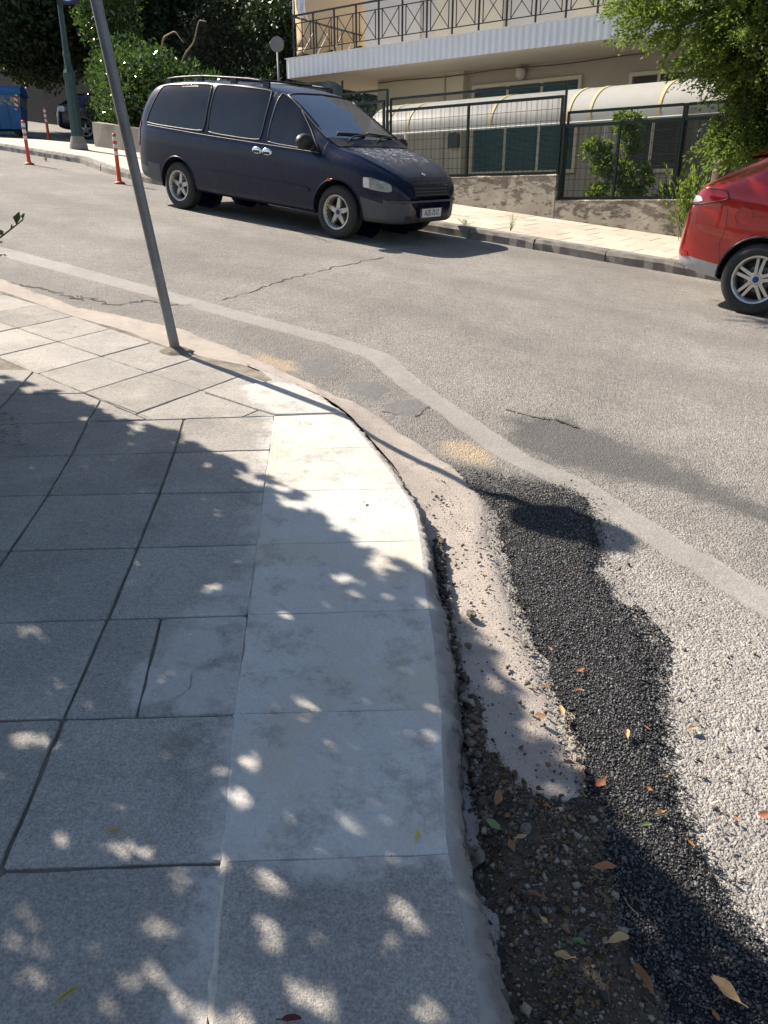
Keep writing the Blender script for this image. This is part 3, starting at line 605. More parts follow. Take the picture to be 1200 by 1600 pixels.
# ------------------------------------------------------------------ vehicles
def pchip(x, y, q):
    x = np.asarray(x, float); y = np.asarray(y, float); h = np.diff(x); d = np.diff(y)/h; m = np.zeros(len(x))
    for i in range(1, len(x)-1):
        if d[i-1]*d[i] > 0: w1 = 2*h[i]+h[i-1]; w2 = h[i]+2*h[i-1]; m[i] = (w1+w2)/(w1/d[i-1]+w2/d[i])
    m[0], m[-1] = d[0], d[-1]; q = np.clip(q, x[0], x[-1]); k = np.clip(np.searchsorted(x, q)-1, 0, len(h)-1); t = (q-x[k])/h[k]
    return (2*t**3-3*t**2+1)*y[k]+(t**3-2*t**2+t)*h[k]*m[k]+(-2*t**3+3*t**2)*y[k+1]+(t**3-t**2)*h[k]*m[k+1]
class Shell:
    """car body as sections along x; tables give bottom, belt and top heights and half widths"""
    def __init__(s, top, width, belt, roofw, bottom, seams=(), dx=.035):
        s.tb = dict(top=top, width=width, belt=belt, roofw=roofw, bottom=bottom)
        x0, x1 = top[0][0], top[-1][0]; st = list(np.arange(x0, x1, dx))+[x1]
        st += [x0+.006, x0+.015, x1-.006, x1-.015]
        for q in seams: st = [v for v in st if abs(v-q) > .011]+[q-.0045, q+.0045]
        s.x = np.array(sorted(st)); s.ring = [s.section(x) for x in s.x]
    def par(s, k, x): t = s.tb[k]; return float(pchip([a for a, b in t], [b for a, b in t], np.array([x]))[0])
    def section(s, x, n=44):
        zb, zt, w, wt = s.par('bottom', x), s.par('top', x), s.par('width', x), s.par('roofw', x); bl = min(s.par('belt', x), zt-.05)
        zm = zb+.55*(bl-zb); cab = zt-bl; wt = min(wt, .93*w)
        pts = [(0, zb), (.72*w, zb), (.93*w, zb+.03), (.985*w, zb+.13*(bl-zb)+.03), (w, zm), (.992*w, bl-.12*(bl-zb)), (.968*w, bl), (.968*w+(wt-.968*w)*.52+.02*min(1, cab/.4), bl+cab*.45), (wt, zt-min(.10, .30*cab)), (wt-.06*min(1, cab/.3), zt-min(.045, .14*cab)), (.62*wt, zt-min(.014, .04*cab)), (0, zt)]
        P = np.array(pts); L = np.r_[0, np.cumsum(np.hypot(*np.diff(P, axis=0).T))]; t = np.linspace(0, 1, n)
        keys = np.linspace(0, 1, len(P)); return np.c_[pchip(keys, P[:, 0], t), pchip(keys, P[:, 1], t)]
    def y_at(s, x, z):                         # half width of the side at height z
        r = s.section(x); i0 = int(len(r)*.2); i1 = int(len(r)*.84); zz = r[i0:i1, 1]; return float(np.interp(z, zz, r[i0:i1, 0]))
    def z_at(s, x, y):                         # upper surface at |y|
        r = s.section(x); i0 = int(len(r)*.5); rr = r[i0:][::-1]; return float(np.interp(abs(y), rr[:, 0], rr[:, 1]))
    def groups(s, classify, arches):
        n = len(s.ring[0]); V = []; 
        for x, r in zip(s.x, s.ring):
            V += [(x, -y, z) for y, z in r]+[(x, y, z) for y, z in r[1:-1][::-1]]
        V = np.array(V); m = 2*n-2; G_ = {}
        inn = np.zeros(len(V), int)-1; rr = {}
        for q, (ax, az, ar) in enumerate(arches):
            k = (np.hypot(V[:, 0]-ax, V[:, 2]-az) < ar) & (np.abs(V[:, 1]) > .35); inn[k] = q
        V0 = V.copy()
        for i in range(len(s.x)-1):            # faces crossing a wheel arch get their inner corners pulled onto it
            for j in range(m):
                f = [i*m+j, i*m+(j+1) % m, (i+1)*m+(j+1) % m, (i+1)*m+j]; fi = [a for a in f if inn[a] >= 0]
                if 0 < len(fi) < 4:
                    for a in fi:
                        ax, az, ar = arches[inn[a]]; d_ = np.array([V0[a, 0]-ax, V0[a, 2]-az]); d_ *= ar/max(np.linalg.norm(d_), 1e-6); V[a, 0] = ax+d_[0]; V[a, 2] = az+d_[1]
        for i in range(len(s.x)-1):
            for j in range(m):
                f = (i*m+j, i*m+(j+1) % m, (i+1)*m+(j+1) % m, (i+1)*m+j); c = V[list(f)].mean(0)
                if all(inn[a] >= 0 for a in f): continue
                jj = j if j < n-1 else m-1-j
                g = classify(c[0], c[1], c[2], jj/(n-1), s.x[i+1]-s.x[i])
                if g: G_.setdefault(g, []).append(f)
        G_.setdefault('body', []).append(tuple(range(m))); G_['body'].append(tuple(range((len(s.x)-1)*m, len(s.x)*m))[::-1])
        out = {}
        for g, fs in G_.items():
            used = sorted({i for f in fs for i in f}); mp = {a: b for b, a in enumerate(used)}
            mb = MB(); mb.v = [tuple(V[i]) for i in used]; mb.f = [tuple(mp[i] for i in f) for f in fs]; out[g] = mb
        return out
    def side_panel(s, poly_fn, side, off=.004, nu=16, nv=10):
        """poly_fn(u, v) -> (x, z) with u, v in 0..1; a sheet that follows the body side"""
        mb = MB(); P = []
        for i in range(nu+1):
            row = []
            for j in range(nv+1):
                x, z = poly_fn(i/nu, j/nv); row.append((x, side*(s.y_at(x, z)+off), z))
            P.append(row)
        return mb.grid(P)
    def top_panel(s, xf, yf, off=.004, nu=14, nv=14):
        mb = MB(); P = []
        for i in range(nu+1):
            row = []
            for j in range(nv+1):
                x = xf(i/nu, j/nv); y = yf(i/nu, j/nv); row.append((x, y, s.z_at(x, y)+off))
            P.append(row)
        return mb.grid(P)
def quad_fn(c, rnd=.12):                       # corners (x,z): rear-bottom, front-bottom, front-top, rear-top, with rounded corners
    c = [np.array(p, float) for p in c]
    def f(u, v):
        a, b = 2*u-1, 2*v-1                    # squircle mapping rounds the corners
        k = rnd*4
        aa = a*(1-k*.25*(b**4)*abs(a)**3*1.0); bb = b*(1-k*.25*(a**4)*abs(b)**3*1.0)
        u2, v2 = (aa+1)/2, (bb+1)/2
        p = (c[0]*(1-u2)+c[1]*u2)*(1-v2)+(c[3]*(1-u2)+c[2]*u2)*v2
        return p
    return f
def in_quad(x, z, c, m=.02):
    c = [np.array(p, float) for p in c]; ctr = sum(c)/4
    for i in range(4):
        a, b = c[i], c[(i+1) % 4]; d = b-a; s_ = (d[0]*(z-a[1])-d[1]*(x-a[0]))/np.hypot(*d); sc = d[0]*(ctr[1]-a[1])-d[1]*(ctr[0]-a[0])
        if s_*np.sign(sc) < m: return False
    return True
def place_mesh(name, mb, mat, parent, smooth=False): return mb.build(name, mat, parent, smooth, world=False)
def arc_tube(cx, cz, r, y, a0, a1, th, n=24, side=-1): return [(cx+r*math.cos(a), y, cz+r*math.sin(a)) for a in np.linspace(a0, a1, n)]
def wheel(car, x, y, r, w, side, style, rim_mat, rim_r, steer=0.):
    m = Matrix.Translation((x, y, r)) @ Matrix.Rotation(steer, 4, 'Z') @ Matrix.Rotation(math.pi/2*(1 if side < 0 else -1), 4, 'X')   # local +Z points outboard
    wo = place_mesh('wheel', MB().lathe([(rim_r*1.0, -.09), (rim_r*.98, -.02), (rim_r*.55, -.035), (.02, -.03)], 28, m), M['blackp'], car, True)
    h = w/2; rr = rim_r
    place_mesh('tyre', MB().lathe([(rr+.005, -h), (r-.035, -h), (r-.010, -h+.018), (r, -h+.045), (r, -.02), (r-.007, -.012), (r, -.004), (r, .02), (r-.007, .026), (r, .034), (r, h-.045), (r-.010, h-.018), (r-.04, h+.004), (rr+.035, h+.006), (rr+.006, h-.004), (rr-.004, h-.02)], 40, m), M['rubber'], wo, True)
    rim = MB().lathe([(rr-.004, -.05), (rr-.012, h-.06), (rr-.016, h-.02), (rr+.008, h-.002), (rr+.004, h+.004), (rr-.012, h-.002), (rr-.028, h-.03), (rr-.03, -.02)], 40, m)
    if style == 'star': zc = h-.045; spokes = [(k*72+90, 1) for k in range(5)]; wi, wo_ = .042, .028
    else: zc = h-.03; spokes = [(k*72+90+q, 1) for k in range(5) for q in (-9, 9)]; wi, wo_ = .022, .020
    for ang, _ in spokes:
        a = rad(ang); ca, sa = math.cos(a), math.sin(a); ai = rad(round((ang-90)/72)*72+90) if style != 'star' else a; ci, si = math.cos(ai), math.sin(ai)
        def pt(r_, t_, z_, inner): 
            c_, s2 = (ci, si) if inner else (ca, sa); return m @ Vector((c_*r_-s2*t_, s2*r_+c_*t_, z_))
        off = 0 if style == 'star' else (.017 if ang > round((ang-90)/72)*72+90 else -.017)
        b = [pt(.035, off-wi, zc-.05, True), pt(.035, off+wi, zc-.05, True), pt(rr-.02, wo_, zc-.045, False), pt(rr-.02, -wo_, zc-.045, False)]
        t = [pt(.035, off-wi*.8, zc+.004, True), pt(.035, off+wi*.8, zc+.004, True), pt(rr-.02, wo_*.7, zc-.012, False), pt(rr-.02, -wo_*.7, zc-.012, False)]
        rim.hexa(b, t)
    place_mesh('rim', rim, rim_mat, wo)
    hub = MB().lathe([(.052, zc-.04), (.052, zc+.006), (.040, zc+.010), (.034, zc+.004), (.0, zc+.004)], 20, m); place_mesh('hub_cap', hub, rim_mat if style == 'star' else M['alloy'], wo, True)
    place_mesh('hub_badge', MB().lathe([(.030, zc+.006), (.026, zc+.010), (0, zc+.010)], 16, m), M['blue'], wo)
    nuts = MB()
    for k in range(5):
        a = rad(k*72+126); mm = m @ Matrix.Translation((.066*math.cos(a), .066*math.sin(a), zc-.012)); nuts.lathe([(.012, -.01), (.012, .012), (.008, .016), (0, .016)], 8, mm)
    place_mesh('wheel_nut', nuts, M['chrome'] if style != 'star' else M['blackp'], wo)['kind'] = 'stuff'
    if style == 'star':
        rv = MB()
        for k in range(24):
            a = rad(k*15); mm = m @ Matrix.Translation(((rr-.026)*math.cos(a), (rr-.026)*math.sin(a), h-.026)); rv.lathe([(.008, -.004), (.007, .006), (0, .008)], 6, mm)
        place_mesh('rim_bolt', rv, M['blackp'], wo)['kind'] = 'stuff'
    place_mesh('brake_disc', MB().lathe([(.13, zc-.10), (.13, zc-.085), (.03, zc-.085)], 20, m), M['steel'], wo)
    return wo
def text_mesh(name, body, size, m, mat, parent, world=False, extrude=.001):
    c = bpy.data.curves.new('lettering', 'FONT'); c.body = body; c.size = size; c.align_x = 'CENTER'; c.align_y = 'CENTER'; c.extrude = extrude; c.resolution_u = 3
    o = bpy.data.objects.new('lettering', c); COL.objects.link(o); dg = bpy.context.evaluated_depsgraph_get(); me = bpy.data.meshes.new_from_object(o.evaluated_get(dg)); bpy.data.objects.remove(o)
    me.transform(m); me.materials.clear(); me.materials.append(mat); me.name = name
    return link(name, me, parent, world)
def number_plate(car, m, txt):
    p = place_mesh('number_plate', MB().box((0, 0, 0), (.52, .115, .012)), M['plate'], car); p.matrix_basis = m
    place_mesh('country_band', MB().box((-.236, 0, .0075), (.042, .108, .003)), M['blue'], p)
    fr = MB()
    for (c, s_) in (((0, .058, .004), (.53, .008, .014)), ((0, -.058, .004), (.53, .008, .014)), ((.262, 0, .004), (.008, .12, .014)), ((-.262, 0, .004), (.008, .12, .014))): fr.box(c, s_)
    place_mesh('plate_frame', fr, M['blackp'], p)
    if txt: text_mesh('lettering', txt, .098, Matrix.Translation((.022, 0, .0075)) @ Matrix.Diagonal((.86, 1, 1, 1)), M['ink'], p)
    return p

def van_paint(name='navy_paint'):
    t = NT(name); o = t.obj(); sx = t.n.new('ShaderNodeSeparateXYZ'); t.L(o, sx.inputs[0])
    col = t.scale((.0062, .0105, .034), t.lin(t.noise(2, 5, .6, o), .3, .7, .85, 1.2))
    dust = t.math('MULTIPLY', t.ramp(t.noise(5, 6, .7, o), .4, .75), t.ramp(sx.outputs[2], .9, .3, .25, .75)); col = t.mix(t.math('MULTIPLY', dust, .07), col, (.20, .18, .155))
    return t.set(col=col, rough=t.lin(t.noise(6, 5, .6, o), .3, .7, .22, .34), metal=.0, coat=.26, coatr=.04, spec=.22)
def peel_paint():                               # sun-bleached bonnet and roof with flaking clear coat
    t = NT('faded_navy_paint'); o = t.obj(); sx = t.n.new('ShaderNodeSeparateXYZ'); t.L(o, sx.inputs[0])
    col = t.mix(t.ramp(t.noise(3, 5, .65, o), .35, .7), (.012, .018, .042), (.05, .054, .068))
    zone = t.math('MULTIPLY', t.ramp(sx.outputs[0], 1.30, 1.48), t.ramp(sx.outputs[0], 2.05, 1.85))
    zone = t.math('MULTIPLY', zone, t.ramp(t.noise(2.2, 3, .5, o), .36, .48))
    fl = t.math('MULTIPLY', zone, t.ramp(t.noise(17, 6, .72, o, .6), .53, .575)); ring = t.math('SUBTRACT', t.ramp(t.noise(17, 6, .72, o, .6), .52, .56), t.ramp(t.noise(17, 6, .72, o, .6), .60, .66))
    fl = t.math('MULTIPLY', fl, t.math('MAXIMUM', ring, .3)); rf = t.math('MULTIPLY', t.ramp(sx.outputs[0], .9, .2), t.ramp(t.noise(24, 6, .75, o), .66, .7))
    col = t.mix(t.math('MAXIMUM', fl, t.math('MULTIPLY', rf, .5), clamp=True), col, (.36, .37, .39))
    return t.set(col=col, rough=t.lin(fl, 0, 1, .42, .75), metal=.1, coat=.25, coatr=.25)
M['navy'] = van_paint(); M['peel'] = peel_paint()
def car_red():
    t = NT('red_paint'); o = t.obj(); col = t.scale((.40, .020, .016), t.lin(t.noise(2, 4, .6, o), .3, .7, .92, 1.08))
    return t.set(col=col, rough=.22, metal=.35, coat=1., coatr=.02)
M['red'] = car_red()
M['darkblue'] = plain('dark_blue_paint', (.010, .013, .035), .3, .2, .1, 4, coat=.8)

# ---- the old people carrier
van = thing('minivan', 'dark navy minivan with flaking bonnet parked across the road', 'minivan', ground_matrix(SN(-8.43, 9.34), SD) @ Matrix.Diagonal((1.01, 1, 1.02, 1)))
DOORS = [1.26, .22, -.92]
sh = Shell(top=[(-2.56, .62), (-2.53, .95), (-2.49, 1.16), (-2.44, 1.34), (-2.38, 1.49), (-2.28, 1.60), (-2.1, 1.672), (-1.7, 1.722), (-1.1, 1.752), (-.4, 1.752), (.05, 1.725), (.36, 1.665), (.60, 1.56), (.95, 1.355), (1.30, 1.135), (1.42, 1.082), (1.7, 1.03), (1.95, .95), (2.13, .872), (2.24, .80), (2.31, .72), (2.36, .60)],
          width=[(-2.56, .74), (-2.52, .84), (-2.42, .905), (-2.2, .95), (-1.6, .972), (0, .98), (1.2, .975), (1.7, .955), (1.95, .915), (2.12, .845), (2.25, .74), (2.32, .63), (2.36, .50)],
          belt=[(-2.56, .58), (-2.5, 1.0), (-2.4, 1.07), (-1.5, 1.06), (0, 1.03), (1.1, .99), (1.5, .955), (1.85, .88), (2.1, .79), (2.28, .68), (2.36, .55)],
          roofw=[(-2.56, .70), (-2.44, .76), (-2.2, .755), (-1, .765), (0, .755), (.4, .735), (.9, .80), (1.3, .87), (1.6, .84), (1.95, .76), (2.2, .62), (2.36, .42)],
          bottom=[(-2.56, .42), (-2.5, .36), (-2.3, .33), (-2.0, .29), (0, .255), (1.6, .25), (2.1, .245), (2.28, .25), (2.36, .32)], seams=DOORS+[-2.02])
AR = [(1.525, .325, .385), (-1.525, .325, .385)]
W_FRONT = [(.27, 1.04), (1.22, 1.01), (.66, 1.49), (.31, 1.645)]
W_MID = [(-.885, 1.075), (.165, 1.05), (.19, 1.655), (-.87, 1.685)]
W_REAR = [(-2.26, 1.11), (-.945, 1.08), (-.925, 1.685), (-2.02, 1.625)]
def van_class(x, y, z, t, dx):
    if dx < .0095 and .13 < t < .93 and -2 < x < 1.3 and z > .34: return 'seam' if y < 0 else 'seam_far'
    if abs(y) > .55 and t > .42 and any(in_quad(x, z, q, .015) for q in (W_FRONT, W_MID, W_REAR)): return None
    if .42 < x < 1.27 and t > .86 and abs(y) < sh.par('roofw', x)-.07: return None        # windscreen opening
    if x < -2.28 and z > 1.12 and abs(y) < .70 and z < 1.56: return None                   # tailgate window
    if z < .52 and x > 1.88: return 'front_bumper'
    if z < .56 and x < -1.93: return 'rear_bumper'
    if t > .875 and 1.30 < x < 2.25: return 'bonnet'
    if t > .90 and -2.3 < x < .36: return 'roof'
    if z > .36 and t < .93 and z < 1.70 and .22 < x < 1.26: return 'front_door' if y < 0 else 'front_door_far'
    if z > .36 and t < .93 and -.92 < x < .22: return 'sliding_door' if y < 0 else 'sliding_door_far'
    return 'body'
mats = dict(front_bumper=M['greyp'], rear_bumper=M['greyp'], bonnet=M['peel'], roof=M['peel'], seam=M['blackp'], seam_far=M['blackp'])
van_parts = {}
for g, mb in sh.groups(van_class, AR).items():
    nm = g.replace('_far', ''); van_parts[g] = place_mesh('door_seam' if 'seam' in g else nm, mb, mats.get(g, M['navy']), van, True)
for side in (-1, 1):
    sfx = '' if side < 0 else '_far'
    for q, gm, par in ((W_FRONT, 'glass', 'front_door'), (W_MID, 'glassd', 'sliding_door'), (W_REAR, 'glassd', None)):
        p = van_parts[par+sfx] if par else van
        place_mesh('side_window', sh.side_panel(quad_fn(q, .05), side, .0035), M[gm], p, True)
    for q in (W_FRONT, W_MID, W_REAR):          # black window rubber
        fn = quad_fn(q, .05); ring = [fn(u, 0) for u in np.linspace(0, 1, 15)]+[fn(1, v) for v in np.linspace(0, 1, 10)[1:]]+[fn(u, 1) for u in np.linspace(1, 0, 15)[1:]]+[fn(0, v) for v in np.linspace(1, 0, 10)[1:]]
        place_mesh('window_seal', MB().tube([(x, side*(sh.y_at(x, z)+.004), z) for x, z in ring], .011, 6), M['blackp'], van, True)
    # bright strip under the glass, side moulding, sill
    place_mesh('waist_trim', MB().tube([(x, side*(sh.y_at(x, z)+.008), z) for x, z in zip(np.linspace(1.2, -2.2, 24), np.interp(np.linspace(1.2, -2.2, 24), [-2.2, -.95, 1.2], [1.09, 1.045, .995]))], .005, 6), M['steel'], van, True)
    place_mesh('side_moulding', sh.side_panel(quad_fn([(-1.10, .53), (1.08, .50), (1.08, .58), (-1.10, .61)], .1), side, .013, 24, 4), M['navy'], van, True)
    for (hx, dr) in ((.085+.22, 'front_door'), (.22-.10, 'sliding_door')):
        z = .93 if dr == 'front_door' else .935; y = side*(sh.y_at(hx, z)+.012)
        h = place_mesh('door_handle', MB().lathe([(.062, 0), (.060, .008), (.05, .014), (0, .015)], 16, Matrix.Translation((hx, y-side*.012, z)) @ Matrix.Rotation(-side*math.pi/2, 4, 'X') @ Matrix.Diagonal((1.5, .72, 1, 1))), M['chrome'], van_parts[dr+sfx], True)
        place_mesh('handle_recess', MB().box((hx, y+side*.002, z-.014), (.11, .012, .030)), M['blackp'], h)
    # mirrors
    y0 = sh.y_at(1.07, 1.07)
    mr = place_mesh('wing_mirror', MB().lathe([(.0, -.075), (.07, -.068), (.098, -.03), (.10, .03), (.092, .05)], 20, Matrix.Translation((1.06, side*(y0+.145), 1.105)) @ Matrix.Rotation(-math.pi/2, 4, 'Y') @ Matrix.Diagonal((.95, 1.32, 1, 1))), M['blackp'], van, True)
    place_mesh('mirror_glass', MB().lathe([(.09, .05), (0, .052)], 20, Matrix.Translation((1.06, side*(y0+.145), 1.105)) @ Matrix.Rotation(-math.pi/2, 4, 'Y') @ Matrix.Diagonal((.93, 1.3, 1, 1))), M['chrome'], mr)
    place_mesh('mirror_arm', MB().tube([(1.07, side*(y0-.03), 1.03), (1.09, side*(y0+.04), 1.035), (1.08, side*(y0+.10), 1.06)], [.05, .035, .03], 8), M['blackp'], mr, True)
    for ax in (1.525, -1.525):
        w_ = wheel(van, ax, side*.855, .325, .205, side, 'star', M['goldalloy'], .205)
        place_mesh('wheel_well', MB().grid([[(ax+.39*math.cos(a), side*y_, .325+.39*math.sin(a)) for y_ in (.45, .94)] for a in np.linspace(-.1, math.pi+.1, 20)]), M['blackp'], van); place_mesh('inner_wing', MB().box((ax, side*.45, .52), (.76, .02, .44)), M['blackp'], van)
        ys_ = [(ax+.392*math.cos(a), .325+.392*math.sin(a)) for a in np.linspace(-.15, math.pi+.15, 30)]
        place_mesh('arch_lip', MB().tube([(x, side*(sh.y_at(x, max(z, .3))-.002), z) for x, z in ys_], .012, 6), M['navy'], van, True)
    # lights
    hl = place_mesh('headlight', sh.side_panel(quad_fn([(1.95, .655), (2.255, .625), (2.225, .735), (1.93, .80)], .16), side, .010, 14, 8), M['lampglass'], van, True)
    place_mesh('indicator', sh.side_panel(quad_fn([(1.925, .665), (2.01, .66), (1.995, .775), (1.915, .785)], .1), side, .014, 6, 6), M['whitelens'], hl, True)
    place_mesh('rear_light', sh.side_panel(quad_fn([(-2.53, .80), (-2.44, .80), (-2.40, 1.14), (-2.48, 1.14)], .08), side, .010, 6, 10), M['redlens'], van, True)
    place_mesh('side_repeater', MB().box((1.40, side*(sh.y_at(1.4, .70)+.004), .70), (.05, .012, .028)), M['orange'], van)
    # roof rails
    rail = MB().tube([(x, side*.66, sh.z_at(x, .66)+.055) for x in np.linspace(-2.0, .02, 12)], .016, 8)
    rr_ = place_mesh('roof_rail', rail, M['blackp'], van, True)
    for x in (-1.98, -1.3, -.62, .0): place_mesh('rail_foot', MB().box((x, side*.66, sh.z_at(x, .66)+.026), (.11, .035, .065)), M['blackp'], rr_)
for x in (-1.2, -.35):
    place_mesh('roof_crossbar', MB().tube([(x, y, sh.z_at(x, .66)+.062) for y in np.linspace(-.66, .66, 6)], .014, 8), M['blackp'], van, True)
ws = place_mesh('windscreen', sh.top_panel(lambda u, v: 1.30+(.40-1.30)*u+.05*(1-u)*(abs(2*v-1)**2)*-1, lambda u, v: (2*v-1)*((.87-.05)*(1-u)+(.735-.06)*u), .004, 16, 16), M['glassw'], van, True)
place_mesh('windscreen_seal', MB().tube([(1.30+(.40-1.30)*u, sg*((.82)*(1-u)+.675*u), sh.z_at(1.30+(.40-1.30)*u, (.82)*(1-u)+.675*u)+.006) for sg in (-1,) for u in np.linspace(0, 1, 10)]+[(.40, y, sh.z_at(.40, y)+.006) for y in np.linspace(-.675, .675, 10)]+[(1.30+(.40-1.30)*u, (.82)*(1-u)+.675*u, sh.z_at(1.30+(.40-1.30)*u, (.82)*(1-u)+.675*u)+.006) for u in np.linspace(1, 0, 10)], .012, 6), M['blackp'], van, True)
place_mesh('cowl', sh.top_panel(lambda u, v: 1.255+.15*u-.05*(1-u)*(abs(2*v-1)**2), lambda u, v: (2*v-1)*.80, .010, 6, 16), M['blackp'], van, True)
for y0, y1 in ((-.62, .02), (.02, .66)):
    wp = MB().tube([(1.36, y0+.05, sh.z_at(1.36, y0+.05)+.035), (1.25, y0+.30, sh.z_at(1.25, y0+.3)+.035), (1.20, y1, sh.z_at(1.20, y1)+.03)], .011, 6).tube([(1.16, y0+.08, sh.z_at(1.16, y0+.08)+.022), (1.19, y1+.02, sh.z_at(1.19, y1)+.022)], .012, 6); place_mesh('wiper', wp, M['blackp'], van, True)
for i in range(4): place_mesh('washer_nozzle', MB().box((1.47, -.6+.4*i, sh.z_at(1.47, -.6+.4*i)+.008), (.03, .02, .018)), M['alloy'], van_parts['bonnet'])
def nose_x(y, z):                               # where the nose surface lies
    for x in np.arange(2.359, 1.8, -.004):
        if sh.par('top', x) > z+.01 and sh.y_at(x, z) > abs(y): return x
    return 2.0
gr = MB(); P = []
for i in range(15):
    y = -.40+.80*i/14; P.append([(nose_x(y, z)+.010, y, z) for z in np.linspace(.585, .72-.10*abs(y)**2, 5)])
grille = place_mesh('grille', gr.grid(P), M['blackp'], van, True)
for z in (.605, .64, .675): place_mesh('grille_bar', MB().tube([(nose_x(y, z)+.016, y, z) for y in np.linspace(-.38, .38, 13)], .007, 6), M['greyp'], grille)
place_mesh('grille_surround', MB().tube([(nose_x(y, .74-.10*y*y)+.008, y, .735-.10*y*y) for y in np.linspace(-.43, .43, 15)], .016, 8), M['navy'], van, True)
place_mesh('badge', MB().lathe([(.030, 0), (.026, .008), (0, .01)], 12, Matrix.Translation((2.21, 0, sh.z_at(2.21, 0)+.004)) @ Matrix.Rotation(.5, 4, 'Y')), M['chrome'], van_parts['bonnet'])
for y0, y1, z in ((-.55, -.30, .335), (.30, .55, .335), (-.27, .27, .31), (-.27, .27, .40)):
    v_ = MB(); P = [[(nose_x(y, zz)+.006, y, zz) for zz in (z-.022, z+.022)] for y in np.linspace(y0, y1, 9)]; place_mesh('air_intake', v_.grid(P), M['blackp'], van_parts['front_bumper'], True)
place_mesh('bumper_strip', MB().tube([(nose_x(y, .525)+.010, y, .525) for y in np.linspace(-.78, .78, 25)], .014, 8), M['greyp'], van_parts['front_bumper'], True)
PM = Matrix(((0, 0, 1), (1, 0, 0), (0, 1, 0))).to_4x4()      # plate X->car Y, plate Y->car Z, plate Z->car X
number_plate(van, Matrix.Translation((2.383, -.02, .385)) @ PM, 'AZE-7512')
# cabin
place_mesh('dashboard', MB().hexa([(.85, -.78, .85), (1.28, -.8, .85), (1.28, .8, .85), (.85, .78, .85)], [(.90, -.78, 1.02), (1.30, -.80, 1.06), (1.30, .80, 1.06), (.90, .78, 1.02)]), M['seat'], van)
place_mesh('steering_wheel', MB().tube([Vector((.78, .38, 1.03))+Matrix.Rotation(rad(-28), 3, 'Y') @ Vector((0, .19*math.cos(a), .19*math.sin(a))) for a in np.linspace(0, 2*math.pi, 25)], .014, 6), M['blackp'], van, True)
for sx_ in (.25, -.72, -1.55):
    for sy in (-.40, .40):
        st = place_mesh('seat', MB().hexa([(sx_-.22, sy-.24, .45), (sx_+.28, sy-.24, .45), (sx_+.28, sy+.24, .45), (sx_-.22, sy+.24, .45)], [(sx_-.2, sy-.22, .72), (sx_+.26, sy-.22, .76), (sx_+.26, sy+.22, .76), (sx_-.2, sy+.22, .72)]), M['seat'], van)
        place_mesh('seat_back', MB().hexa([(sx_-.20, sy-.23, .70), (sx_-.07, sy-.23, .70), (sx_-.07, sy+.23, .70), (sx_-.20, sy+.23, .70)], [(sx_-.34, sy-.20, 1.24), (sx_-.24, sy-.20, 1.24), (sx_-.24, sy+.20, 1.24), (sx_-.34, sy+.20, 1.24)]), M['seat'], st)
        place_mesh('headrest', MB().box((sx_-.31, sy, 1.33), (.09, .26, .16)), M['seat'], st)
place_mesh('floor_pan', MB().box((-.1, 0, .42), (3.6, 1.2, .05)), M['blackp'], van)
tw = MB(); P = [[(x_, y, z) for y in np.linspace(-.69, .69, 9)] for x_, z in ((-2.485, 1.13), (-2.445, 1.30), (-2.39, 1.45), (-2.31, 1.56))]
place_mesh('tailgate_window', tw.grid(P), M['glassd'], van, True)

# ---- the red crossover
redm = ground_matrix(SN(-1.72+1.345*.955, 9.41), SD) @ Matrix.Diagonal((.955, .955, .985, 1))
red = thing('crossover_car', 'red crossover car at the right edge, tail towards the minivan', 'car', redm)
rs = Shell(top=[(-2.27, .80), (-2.25, .90), (-2.22, 1.02), (-2.17, 1.12), (-2.05, 1.205), (-1.93, 1.29), (-1.80, 1.385), (-1.70, 1.45), (-1.55, 1.525), (-1.1, 1.60), (-.5, 1.625), (0, 1.61), (.4, 1.55), (.9, 1.33), (1.25, 1.13), (1.6, 1.08), (1.95, .99), (2.12, .90), (2.21, .78), (2.25, .66)],
           width=[(-2.27, .60), (-2.24, .72), (-2.16, .81), (-2.0, .868), (-1.6, .915), (-1.2, .92), (0, .90), (1.2, .915), (1.7, .89), (2.0, .80), (2.15, .68), (2.25, .50)],
           belt=[(-2.27, .74), (-2.2, .98), (-2.05, 1.13), (-1.5, 1.12), (-.5, 1.05), (.6, 1.0), (1.2, .97), (1.8, .87), (2.25, .6)],
           roofw=[(-2.27, .55), (-2.1, .68), (-1.75, .62), (-1.5, .62), (-.5, .64), (.3, .64), (.9, .74), (1.3, .80), (1.8, .72), (2.25, .4)],
           bottom=[(-2.27, .48), (-2.2, .36), (-2.0, .30), (-1.2, .25), (1.4, .25), (2.1, .26), (2.25, .36)], seams=[.95, -.10, -1.0])
RAR = [(-1.345, .345, .40), (1.345, .345, .40)]
RW = [[(-1.36, 1.20), (-1.03, 1.16), (-1.03, 1.47), (-1.20, 1.44)], [(-.99, 1.15), (-.12, 1.09), (-.12, 1.50), (-.99, 1.48)], [(-.08, 1.085), (.86, 1.02), (.40, 1.42), (-.08, 1.50)]]
def red_class(x, y, z, t, dx):
    if dx < .0095 and .2 < t < .9 and -1.2 < x < 1.2 and z > .4: return 'seam' if y < 0 else 'seam_far'
    if abs(y) > .5 and t > .42 and any(in_quad(x, z, q, .015) for q in RW): return None
    if z < .43+.10*max(0, -1.9-x): return 'lower_cladding'
    if -1.66 > x > -2.13 and t > .80 and z > 1.16: return 'rear_window'
    return 'body'
M['silverp'] = plain('silver_plastic', (.42, .42, .43), .4, .3, .08, 6)
red_parts = {}
